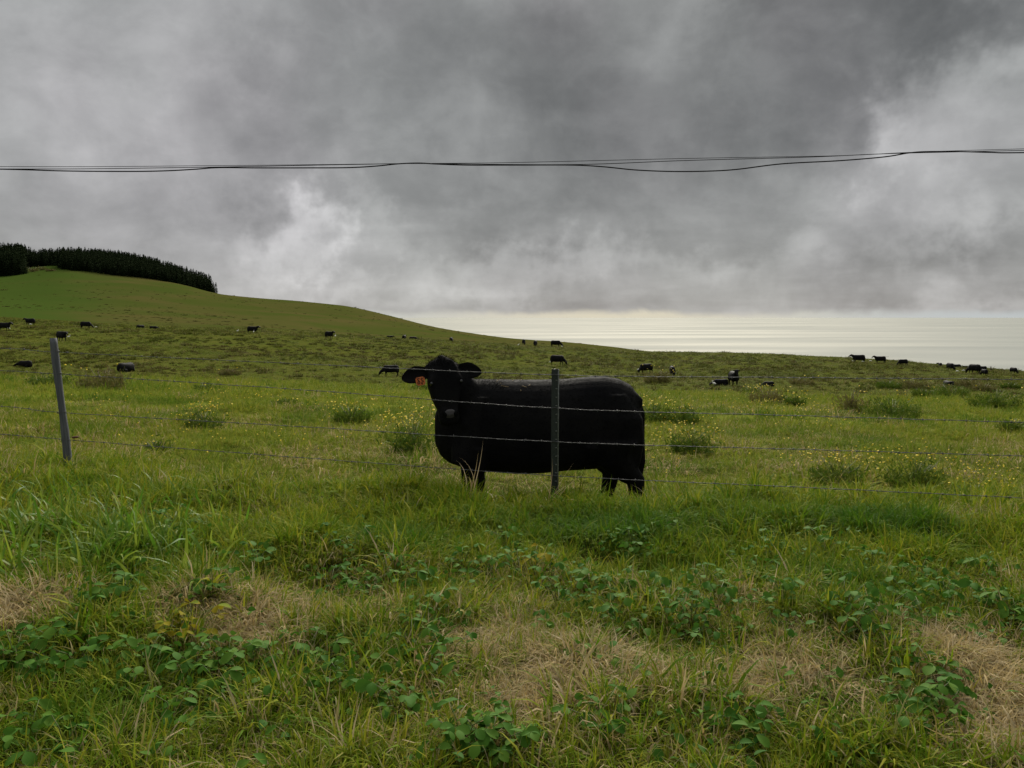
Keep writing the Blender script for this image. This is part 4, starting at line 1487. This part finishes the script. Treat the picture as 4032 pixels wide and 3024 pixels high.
# dead leaf caught on the bottom wire
p = fence_at(297, 1722)
rs = Solid()
rs.add(loft([(Vector((x, 0, .006 * math.sin(60 * x))), Vector((0, 1, 0)), Vector((0, 0, 1)), r, r * .6, r * .45, 2.2) for x, r in ((-.034, .005), (-.026, .018), (-.01, .025), (.012, .023), (.026, .014), (.034, .004))], 12))
o = link(bpy.data.objects.new('dead_leaf', rs.mesh('dead_leaf', M['rust'])))
o.location = p
o.rotation_euler = (0, .2, .3)
tag(o, 'small curled brown dead leaf caught on the bottom wire beside the grey wooden post', 'dead leaf')


# ------------------------------------------------------------------ overhead cables
CABLES = [('thick black overhead cable looping in long waves under the thinner lines', .0165, 22.0,
           [(-1500, 640), (-700, 655), (0, 666), (250, 673), (500, 675), (640, 673), (760, 667), (860, 660), (1000, 661), (1200, 661), (1370, 660), (1480, 654), (1570, 645), (1650, 642), (1720, 646), (1840, 650), (2016, 650), (2250, 650),
            (2380, 657), (2500, 669), (2640, 675), (2780, 674), (2900, 667), (3080, 645), (3300, 633), (3480, 618), (3580, 602), (3650, 597), (3780, 597), (3900, 600), (4032, 601), (4700, 590), (5500, 570)]),
          ('thin straight overhead line running above the other two cables', .0075, 22.06,
           [(-1500, 640), (0, 656), (860, 652), (1600, 644), (2016, 640), (2700, 624), (3300, 613), (3600, 599), (4032, 586), (5500, 548)]),
          ('thin overhead line between the straight line and the wavy cable', .0095, 21.95,
           [(-1500, 650), (0, 665), (700, 660), (1370, 648), (1650, 644), (2250, 648), (2700, 632), (3200, 618), (3500, 605), (4032, 592), (5500, 556)])]
for lab, r, dep, pts in CABLES:
    path = smooth_path([at(px, py, dep) for px, py in pts], 8)
    me = Solid().add(tube(path, [r] * len(path), 8, (0, 0, 1))).mesh('overhead_cable', M['cable'])
    tag(link(bpy.data.objects.new('overhead_cable', me)), lab, 'cable', 'overhead cables crossing the sky')
M['pole'] = plain('creosoted_pole', (.07, .05, .035), .9, .1)
for px, py, lab in ((-1500, 640, 'brown wooden utility pole on the forest side, carrying the overhead cables'), (5500, 556, 'brown wooden utility pole on the seaward side, carrying the overhead cables')):
    tp_ = at(px, py, 22.0)
    g0 = hz(tp_.x, tp_.y)
    root = empty('utility_pole', (tp_.x, tp_.y + .16, g0))
    H = tp_.z - g0 + .8
    link(bpy.data.objects.new('pole', Solid().add(tube([(0, 0, -.1), (0, 0, H * .5), (0, 0, H)], [.16, .13, .10], 16)).mesh('pole', M['pole'])), root)
    arm = Solid().add(tube([(0, -.2, H - .8), (0, 0, H - .8), (0, .2, H - .8)], [.04, .04, .04], 8)).mesh('bracket', M['pole'])
    link(bpy.data.objects.new('bracket', arm), root)
    tag(root, lab, 'utility pole', 'utility poles')


# ------------------------------------------------------------------ pasture weeds
def weed_mesh(w, h, n, seed, leaf=.05, mat='weed_green'):
    """a loose clump: many leafy sprays leaning out from a spread base, taller ones in the middle"""
    r = np.random.default_rng(seed)
    V, Fq, R = [], [], []
    ns = max(14, n // 16)
    for s_ in range(ns):
        a = r.uniform(0, 2 * math.pi)
        k = math.sqrt(r.uniform())
        base = np.array([w * .36 * k * math.cos(a), w * .30 * k * math.sin(a), 0.0])
        out = r.normal(.35, .3)
        a2 = a + r.normal(0, .7)
        hh = h * r.uniform(.45, 1.15) * (1.1 - .45 * k)
        tipv = np.array([math.cos(a2) * out * hh * 1.2, math.sin(a2) * out * hh * 1.2, hh])
        br = r.uniform()
        for i in range(max(6, n // ns)):
            t = r.uniform(.02, 1)
            c = base + tipv * t + r.normal(0, leaf * .45, 3) * np.array([1, 1, .5])
            c[2] = max(c[2], .01)
            dr = tipv / (np.linalg.norm(tipv) + 1e-6) + r.normal(0, .65, 3)
            dr /= np.linalg.norm(dr)
            sd_ = np.cross(dr, r.normal(0, 1, 3))
            sd_ /= np.linalg.norm(sd_)
            L = leaf * r.uniform(.5, 1.5)
            b = len(V)
            V += [c - dr * L * .5, c + sd_ * L * .11, c + dr * L * .5, c - sd_ * L * .11]
            Fq.append((b, b + 1, b + 2, b + 3))
            R += [(br + r.uniform(0, .3)) % 1.0] * 4
    me = mesh_np('foliage', np.array(V), np.array(Fq))
    set_attr(me, 'brnd', np.array(R))
    me.materials.append(M[mat])
    return me


def stems_mesh(w, h, n, seed, mat='stem', rad=.006):
    r = np.random.default_rng(seed)
    S = Solid()
    for i in range(n):
        a = r.uniform(0, 2 * math.pi)
        k = w * .5 * r.uniform(.1, .8)
        S.add(tube([(0, 0, -.02), (k * .4 * math.cos(a), k * .4 * math.sin(a), h * .5), (k * math.cos(a), k * math.sin(a), h * r.uniform(.8, 1.05))], [rad, rad * .8, rad * .4], 5))
    return S.mesh('stem', M[mat])


def blossom_mesh(w, h, n, seed, size=.022):
    r = np.random.default_rng(seed)
    V, T = [], []
    for i in range(n):
        a = r.uniform(0, 2 * math.pi)
        k = w * .55 * math.sqrt(r.uniform())
        c = np.array([k * math.cos(a), k * math.sin(a), h * r.uniform(.75, 1.25)])
        s = size * r.uniform(.6, 1.3)
        nx = np.array([r.normal(0, .35), r.normal(0, .35), 1.0])
        nx /= np.linalg.norm(nx)
        u_ = np.cross(nx, (1, 0, .1))
        u_ /= np.linalg.norm(u_)
        v_ = np.cross(nx, u_)
        b = len(V)
        V.append(c + nx * s * .35)
        for q in range(6):
            an = q * math.pi / 3
            V.append(c + (u_ * math.cos(an) + v_ * math.sin(an)) * s)
        for q in range(6):
            T.append((b, b + 1 + q, b + 1 + (q + 1) % 6))
        V.append(c - nx * s * 1.2)
        e = len(V) - 1
        for q in range(6):
            T.append((e, b + 1 + (q + 1) % 6, b + 1 + q))
    me = mesh_np('blossom', np.array(V), np.array(T))
    me.materials.append(M['flower'])
    return me


# px, py of the base, width and height in pixels, kind, blossoms, label
WEEDS = [
    (200, 1527, 190, 62, 'g', 0, 'dark green bush partly behind the grey wooden post'),
    (405, 1537, 220, 92, 'b', 6, 'withered brown bush beside the dark green bush'),
    (800, 1700, 170, 85, 'g', 26, 'dark green weed with yellow blossoms above it, between wooden post and cow'),
    (612, 1795, 110, 62, 'g', 5, 'small dark green weed low behind the bottom wire near the wooden post'),
    (815, 1550, 120, 42, 'g', 3, 'low green weed behind the second wire, past the brown bush'),
    (905, 1480, 90, 28, 'b', 2, 'low brownish weed tuft far behind the top wire'),
    (1385, 1668, 160, 74, 'g', 24, 'green weed with scattered yellow blossoms standing by itself in open grass'),
    (1625, 1790, 190, 150, 'g', 60, 'tall green weed full of yellow blossoms against the large cow\'s chest'),
    (1655, 1548, 62, 52, 'g', 0, 'small bushy green weed just under the ear tag'),
    (2570, 1665, 130, 90, 'g', 22, 'green weed with yellow blossoms behind the cow\'s rump'),
    (2725, 1790, 190, 100, 'g', 34, 'spreading green weed with yellow blossoms beyond the cow\'s hind legs'),
    (2690, 1670, 150, 78, 'g', 12, 'green weed clump beside the rump, behind the blossoming one'),
    (3020, 1590, 150, 62, 'b', 26, 'brownish weed clump sprinkled with yellow below the lying cow'),
    (2590, 1510, 120, 55, 'b', 10, 'brownish weed rising behind the cow\'s tailhead'),
    (3350, 1630, 95, 100, 'b', 4, 'twiggy brown weed standing beside the broad green weed'),
    (3514, 1648, 260, 88, 'g', 12, 'broadest green weed clump, seaward of the twiggy brown weed'),
    (3496, 1530, 112, 34, 'g', 0, 'low dark green weed below the ridge cows'),
    (3918, 1612, 220, 82, 'g', 4, 'wide green weed below the second wire towards the sea'),
    (3740, 1570, 160, 60, 'g', 2, 'green weed below the facing cow that lies down'),
    (3606, 1534, 120, 44, 'b', 2, 'brownish low weed beside the facing cow that lies down'),
    (3810, 1530, 130, 44, 'b', 0, 'brownish weed beside the facing cow, seaward of it'),
    (3870, 1540, 110, 30, 'b', 0, 'flat brownish weed next to the seaward brownish weed'),
    (3978, 1534, 70, 32, 'g', 0, 'small dark green weed at the seaward margin of the pasture'),
    (3637, 1566, 110, 40, 'g', 2, 'low green weed between the broad green weed and the lying facing cow'),
    (3290, 1912, 250, 110, 'g', 24, 'big green weed with yellow blossoms near the bottom wire'),
    (3600, 1922, 240, 125, 'g', 22, 'tall green weed with yellow blossoms beside the big one near the bottom wire'),
    (3156, 1516, 130, 30, 'b', 4, 'low brown weed past the lone lying cow'),
    (3985, 1704, 120, 62, 'g', 6, 'green weed between the second and third wire towards the sea'),
    (3830, 2050, 170, 95, 'g', 4, 'dark green weed under the bottom wire at the dry mound'),
    (2960, 1560, 90, 34, 'g', 12, 'small green weed with yellow specks by the staring cow'),
    (3130, 1600, 90, 50, 'g', 10, 'green weed beside the brownish yellow-sprinkled clump'),
    (1120, 1600, 100, 30, 'g', 8, 'low green weed under the second wire in open grass'),
]
for i, (px, py, wp, hp, kd, nb, lab) in enumerate(WEEDS):
    p = ground_hit(px, py, 8.5, 120)
    w, h = wp * p.y / F * 1.12, hp * p.y / F * .95
    w = min(w, 3.2)
    root = empty('flowering_weed' if nb > 8 else 'weed_bush', p, random.uniform(0, 6))
    mat = 'weed_green' if kd == 'g' else 'weed_brown'
    nleaf = int(min(2400, 420 + 900 * w))
    link(bpy.data.objects.new('foliage', weed_mesh(w, h, nleaf, 900 + i, .05 + .035 * h + .0016 * p.y, mat)), root)
    link(bpy.data.objects.new('stem', stems_mesh(w, h, 14, 950 + i, 'stem' if kd == 'g' else 'woodstem', .004 + .0002 * p.y)), root)
    if nb:
        o = link(bpy.data.objects.new('blossom', blossom_mesh(w * 1.1, h * 1.1, nb, 990 + i, (.008 + .0007 * p.y))), root)
        o['kind'] = 'stuff'
    tag(root, lab, 'weed', 'weeds scattered through the pasture')

# dead shrub on the ridge line
p = ground_hit(3905, 1461, 60, 230)
S = Solid()
r = np.random.default_rng(12)
for i in range(16):
    a = r.uniform(-1.2, 1.2)
    h = r.uniform(.4, 1.1)
    S.add(tube([(r.normal(0, .12), 0, -.05), (a * .3, r.normal(0, .1), h * .6), (a * .55 + r.normal(0, .1), r.normal(0, .2), h)], [.03, .02, .012], 5))
o = link(bpy.data.objects.new('dead_shrub', S.mesh('dead_shrub', M['woodstem'])))
o.location = p
tag(o, 'leafless dead shrub standing on the ridge line by the sea', 'shrub')

# loose yellow flowers sprinkled through the pasture
SPR = [(800, 1640, 90, 40, 40), (1330, 1620, 130, 50, 60), (1600, 1690, 110, 70, 110), (2640, 1630, 110, 40, 60), (2700, 1720, 140, 60, 90), (3000, 1600, 220, 45, 120), (3200, 1650, 250, 60, 90),
       (3350, 1830, 260, 50, 80), (3600, 1850, 160, 60, 45), (3850, 1900, 150, 60, 60), (950, 1560, 250, 40, 60), (700, 1720, 200, 80, 30), (3950, 1980, 90, 60, 30), (2560, 1850, 120, 60, 30), (1150, 1750, 250, 60, 25), (450, 1620, 300, 80, 30)]
fp = []
for px, py, sx, sy, n in SPR:
    for _ in range(n):
        q = ground_hit(px + random.gauss(0, sx * .6), py + random.gauss(0, sy * .6), 8.8, 90)
        fp.append((q.x, q.y, q.z + random.uniform(.10, .26)))
fp = np.array(fp)
bv = blossom_mesh(.001, .001, 1, 5, 1.0)
bv.name = 'pasture_blossom'
cf = bpy.data.collections.new('pasture_blossom')
cf.objects.link(bpy.data.objects.new('pasture_blossom_00', bv))
scatter('yellow_wildflower', cf, 1, fp, np.clip(.008 + .0007 * fp[:, 1], .010, .045), {}, 'tiny yellow wildflowers sprinkled through the pasture grass', 'stuff', .3, 'wildflowers')


# ------------------------------------------------------------------ broad-leaved plants of the verge
def leaf_mesh(name, mat, fold=.25):
    # obovate leaf of unit length along +x, folded along the midrib
    prof = [(0, 0), (.12, .10), (.3, .24), (.5, .33), (.7, .34), (.86, .24), (.96, .10), (1.0, 0)]
    V, q = [], []
    for x, w in prof:
        zc = -.25 * x * x
        V += [(x, -w, zc + fold * w), (x, 0, zc), (x, w, zc + fold * w)]
    for i in range(len(prof) - 1):
        b = 3 * i
        q += [(b, b + 1, b + 4, b + 3), (b + 1, b + 2, b + 5, b + 4)]
    me = mesh_np(name, np.array(V), np.array(q), True)
    set_attr(me, 'brnd', np.random.default_rng(len(name)).uniform(0, 1, len(V)) * .1 + random.random())
    me.materials.append(mat)
    return me


LEAVES = [leaf_mesh('leaf', M['clover'], f) for f in (.15, .3, .45)]
YLEAF = leaf_mesh('yellow_leaf', M['clover_yellow'], .3)
PLANTS = [(1450, 2350), (1560, 2270), (1640, 2330), (1940, 2290), (2040, 2270), (2160, 2300), (2330, 2330), (2440, 2380), (2560, 2350), (2650, 2420), (2780, 2330), (2820, 2400), (2980, 2300), (3080, 2380),
          (3330, 2420), (3380, 2500), (3480, 2450), (3560, 2390), (3640, 2490), (3620, 2300), (3720, 2380), (3280, 2330), (2720, 2470), (2760, 2560), (2200, 2400), (1660, 2520), (1700, 2440), (1620, 2590), (1760, 2620),
          (420, 2390), (370, 2470), (480, 2400), (310, 2640), (220, 2590), (620, 2720), (760, 2680), (860, 2760), (1200, 2640), (1120, 2700), (1290, 2680), (1360, 2750), (1000, 2650), (900, 2640), (580, 2620),
          (1820, 2960), (1930, 3000), (2040, 2980), (3690, 2720), (3650, 2820), (3720, 2850), (690, 2090), (840, 2370), (1010, 2240), (540, 2300), (60, 2640), (180, 2660), (120, 2960), (260, 2990), (1300, 2320), (1820, 2240),
          (3250, 2180), (3430, 2260), (3900, 2420), (4000, 2460), (2430, 2480), (1380, 2180), (2000, 2160), (2480, 2180), (3050, 2180), (3860, 2290), (2350, 2890), (1560, 2830), (700, 2870), (2950, 2900)]
YEL = {(760, 2500), (720, 2540), (2100, 2250)}
rp = random.Random(21)


def broadleaf(px, py, yellow=False):
    p = ground_hit(px, py, 1.5, 15)
    root = empty('broadleaf_weed', p, rp.uniform(0, 6.28))
    S = Solid()
    k = rp.randint(4, 7)
    tips = []
    for i in range(k):
        a = 2.4 * i + rp.uniform(-.4, .4)
        R_ = rp.uniform(.03, .13)
        h = rp.uniform(.07, .17)
        tip = Vector((R_ * math.cos(a), R_ * math.sin(a), h))
        S.add(tube([(0, 0, -.01), (tip.x * .4, tip.y * .4, h * .7), tuple(tip)], [.0024, .002, .0013], 5))
        tips.append((tip, a))
    link(bpy.data.objects.new('stem', S.mesh('stem', M['stem'])), root)
    for tip, a in tips:
        size = rp.uniform(.042, .072)
        for off in (-1.5, 0, 1.5):
            o = bpy.data.objects.new('leaf', YLEAF if yellow else LEAVES[rp.randrange(3)])
            link(o, root)
            o.location = tip
            o.rotation_euler = (rp.gauss(0, .35), rp.uniform(-.25, .5), a + off + rp.gauss(0, .25))
            s = size * (1.0 if off == 0 else .85)
            o.scale = (s, s * rp.uniform(.85, 1.15), s)
    if yellow:
        tag(root, 'small broad-leaved weed with yellowing leaves in the dry verge', 'weed', 'yellowing broad-leaved weeds of the verge')
    else:
        xa, ya = np.array([p.x]), np.array([p.y])
        dr_, lu_ = float(field(xa, ya, DRY)[0]), float(field(xa, ya, LUSH)[0])
        place = 'rooted in pale straw thatch' if dr_ > .45 else ('deep in the lush fence-bank grass' if lu_ > .45 else ('at the edge of a straw patch' if dr_ > .15 else 'in short green verge grass'))
        big = {4: 'sparse four-stalked', 5: 'five-stalked', 6: 'full six-stalked', 7: 'bushy seven-stalked'}[k]
        tag(root, big + ' dark green broad-leaved weed ' + place, 'weed', 'broad-leaved weeds: ' + big + ', ' + place)


for q in PLANTS:
    broadleaf(*q)
for q in YEL:
    broadleaf(*q, yellow=True)


# more of the same leaf as low creeping cover between the plants
def creeping_cover():
    n = 2600
    px = rng.uniform(-300, 4300, n)
    py = rng.uniform(2080, 3100, n)
    w = np.zeros(n)
    for q in PLANTS:
        w += np.exp(-((px - q[0]) / 120) ** 2 - ((py - q[1]) / 70) ** 2)
    keep = rng.uniform(0, 1, n) < np.clip(w * .55 + .05, 0, .8)
    pts = np.array([tuple(ground_hit(a, b, 1.4, 14)) for a, b in zip(px[keep], py[keep])])
    var = []
    for i in range(5):
        r = np.random.default_rng(800 + i)
        V, Fq, R = [], [], []
        src = np.array([tuple(v.co) for v in LEAVES[i % 3].vertices])
        fs = np.array([tuple(f.vertices) for f in LEAVES[i % 3].polygons])
        for k in range(4):
            a, s = r.uniform(0, 6.28), r.uniform(.028, .055)
            mt = Matrix.Translation((r.normal(0, .03), r.normal(0, .03), r.uniform(.04, .12))) @ Matrix.Rotation(a, 4, 'Z') @ Matrix.Rotation(r.uniform(-.3, .6), 4, 'Y') @ Matrix.Rotation(r.normal(0, .4), 4, 'X') @ Matrix.Scale(s, 4)
            mt = np.array(mt)
            v2 = src @ mt[:3, :3].T + mt[:3, 3]
            Fq.append(fs + len(src) * k)
            V.append(v2)
            R += [r.uniform()] * len(src)
        var.append((np.concatenate(V), [np.concatenate(Fq)], np.array(R)))
    c = proto_coll('creeping_leaf', var, M['clover'])
    scatter('creeping_leaf_cover', c, 5, pts, rng.uniform(.8, 1.25, len(pts)), {}, 'small dark creeping leaves mixed into the verge grass', 'stuff', .2, 'ground cover')


creeping_cover()


# ------------------------------------------------------------------ dry stalks standing by the fence
def dry_tuft(p, n, hmin, hmax, seed, lab, lean=(0, 0), w=.006, spread=.05, droop=.35):
    v, f, r_ = blades(n, hmin, hmax, w, spread, .8, 6, seed, .1, droop)
    v = v.copy()
    v[:, 0] += lean[0] * v[:, 2]
    v[:, 1] += lean[1] * v[:, 2]
    me = mesh_np('dry_grass_tuft', v, f, True)
    set_attr(me, 'brnd', r_)
    me.materials.append(M['straw'])
    o = link(bpy.data.objects.new('dry_grass_tuft', me))
    o.location = p
    tag(o, lab, 'dry grass', 'tufts of dry grass along the fence')


fp_ = fence_at(1880, 1900)
q = Vector((fp_.x - .05, fp_.y - .3, hz(fp_.x, fp_.y - .3)))
dry_tuft(q, 20, .42, .66, 31, 'straw-coloured bent stalks arching up in front of the cow\'s forelegs', (.35, 0), .007, .07, .28)
q = ground_hit(1690, 1900, 3, 8)
dry_tuft(q, 6, .36, .55, 32, 'few pale dry blades sticking up against the cow\'s brisket', (.3, 0), .007, .04, .2)
q = ground_hit(2300, 1950, 3, 8)
dry_tuft(q, 60, .2, .40, 33, 'bushy straw tuft beside the foot of the dark steel post', (0, 0), .005, .13)
q = ground_hit(2150, 2000, 3, 8)
dry_tuft(q, 9, .28, .46, 34, 'thin dry blades leaning across the foot of the dark steel post', (.3, 0), .006, .05, .2)
q = ground_hit(275, 1850, 3, 9)
dry_tuft(q, 14, .14, .30, 35, 'pale dry tuft at the foot of the grey wooden post', (.1, 0), .007, .07)
q = ground_hit(1080, 1830, 3, 9)
dry_tuft(q, 22, .14, .34, 36, 'splayed dry stalks on the bank between wooden post and cow', (.1, 0), .006, .18, .5)
q = ground_hit(2470, 1960, 3, 9)
dry_tuft(q, 22, .10, .26, 37, 'dry tuft in front of the cow\'s hind legs', (.1, 0), .005, .12)


# ------------------------------------------------------------------ forest on the hill
def tree_variant(seed, h=12.0):
    r = np.random.default_rng(seed)
    V, Fq, R = [], [], []
    cr = r.uniform(1.5, 2.1)
    n = 230
    for i in range(n):
        t = r.uniform(.04, 1.0)
        a = r.uniform(0, 2 * math.pi)
        rad = cr * (1 - t) ** .75 * r.uniform(.45, 1.12) + .10
        z = h * t
        c = np.array([rad * math.cos(a), rad * math.sin(a), z])
        dr = np.array([math.cos(a), math.sin(a), r.uniform(-.1, .9)])
        dr /= np.linalg.norm(dr)
        sd_ = np.cross(dr, (0, 0, 1))
        sd_ /= np.linalg.norm(sd_)
        L = r.uniform(.5, 1.0) * (1.15 - .6 * t)
        up_ = np.cross(sd_, dr)
        b = len(V)
        V += [c - dr * L * .8, c + sd_ * L * .42 + up_ * r.normal(0, .12), c + dr * L * .75, c - sd_ * L * .42 + up_ * r.normal(0, .12)]
        Fq.append((b, b + 1, b + 2, b + 3))
        R += [r.uniform()] * 4
    b = len(V)
    # leader and trunk
    for z0, z1, w in ((0, h * .8, .16), (h * .8, h * 1.05, .08)):
        b = len(V)
        V += [np.array([-w, 0, z0]), np.array([w, 0, z0]), np.array([w * .4, 0, z1]), np.array([-w * .4, 0, z1]),
              np.array([0, -w, z0]), np.array([0, w, z0]), np.array([0, w * .4, z1]), np.array([0, -w * .4, z1])]
        Fq += [(b, b + 1, b + 2, b + 3), (b + 4, b + 5, b + 6, b + 7)]
        R += [0.1] * 8
    return np.array(V), [np.array(Fq)], np.array(R)


def forest():
    BASE = [(-900, 500), (-100, 490), (60, 488), (112, 492), (118, 566), (200, 572), (252, 570), (258, 515), (300, 508), (500, 512), (700, 520), (800, 528), (858, 536), (872, 700)]
    n = 9500
    px = rng.uniform(-900, 868, n)
    d = rng.uniform(480, 665, n)
    base = np.interp(px, [b[0] for b in BASE], [b[1] for b in BASE])
    back = np.interp(px, [-900, 600, 780, 868], [665, 650, 600, 548])
    k = (d > base + rng.normal(0, 1.2, n)) & (d < back)
    px, d = px[k], d[k]
    x = (px - 2016) / F * d
    # thin out trees standing too close together
    order = np.argsort(d)
    seen, keep = set(), []
    for i in order:
        c = (int(x[i] // 2.4), int(d[i] // 2.6))
        if c in seen:
            continue
        seen.add(c)
        keep.append(i)
    px, d, x = px[keep], d[keep], x[keep]
    z = height(x, d)
    m = len(x)
    s = .93 * rng.uniform(.7, 1.14, m) * np.interp(px, [-900, 100, 150, 400, 868], [1.45, 1.4, .95, 1.05, .98]) * (1 + .12 * vnoise(x, d, 30, 88, 2))
    small = px > 840
    s = np.where(small, s * .8, s)
    c = proto_coll('conifer', [tree_variant(700 + i) for i in range(6)], M['conifer'])
    scl = np.stack([s * rng.uniform(.85, 1.25, m), s * rng.uniform(.85, 1.25, m), s], -1)
    scatter('forest', c, 6, np.stack([x, d, z - .3], -1), scl, {}, 'dense dark conifer forest capping the hill', 'stuff', .02, 'forest')
    # lone little conifer in the clearing
    p = on_ground(243, 540)
    v, f, r_ = tree_variant(777, 5.5)
    root = empty('conifer_tree', p)
    me = mesh_np('crown', v * np.array([.55, .55, 1]), f)
    set_attr(me, 'brnd', r_)
    me.materials.append(M['conifer'])
    link(bpy.data.objects.new('crown', me), root)
    link(bpy.data.objects.new('trunk', Solid().add(tube([(0, 0, -.2), (0, 0, 2.5), (0, 0, 5)], [.14, .1, .03], 8)).mesh('trunk', M['bark'])), root)
    tag(root, 'lone small conifer standing in the clearing at the forest edge', 'tree')
    # brown scrub in the clearing
    for i, (qx, dd_, w, h, lab) in enumerate(((140, 512, 9, 3.2, 'brown scrub mound against the taller forest stand'), (175, 524, 10, 2.6, 'dark brown scrub in the clearing between the two forest stands'), (210, 500, 9, 1.4, 'low rusty scrub at the lower lip of the clearing'))):
        p = on_ground(qx, dd_)
        root = empty('scrub_bush', p)
        link(bpy.data.objects.new('foliage', weed_mesh(w, h, 700, 1200 + i, .75, 'weed_brown')), root)
        link(bpy.data.objects.new('stem', stems_mesh(w, h, 12, 1250 + i, 'woodstem', .08)), root)
        tag(root, lab, 'scrub', 'scrub in the hill clearing')


forest()
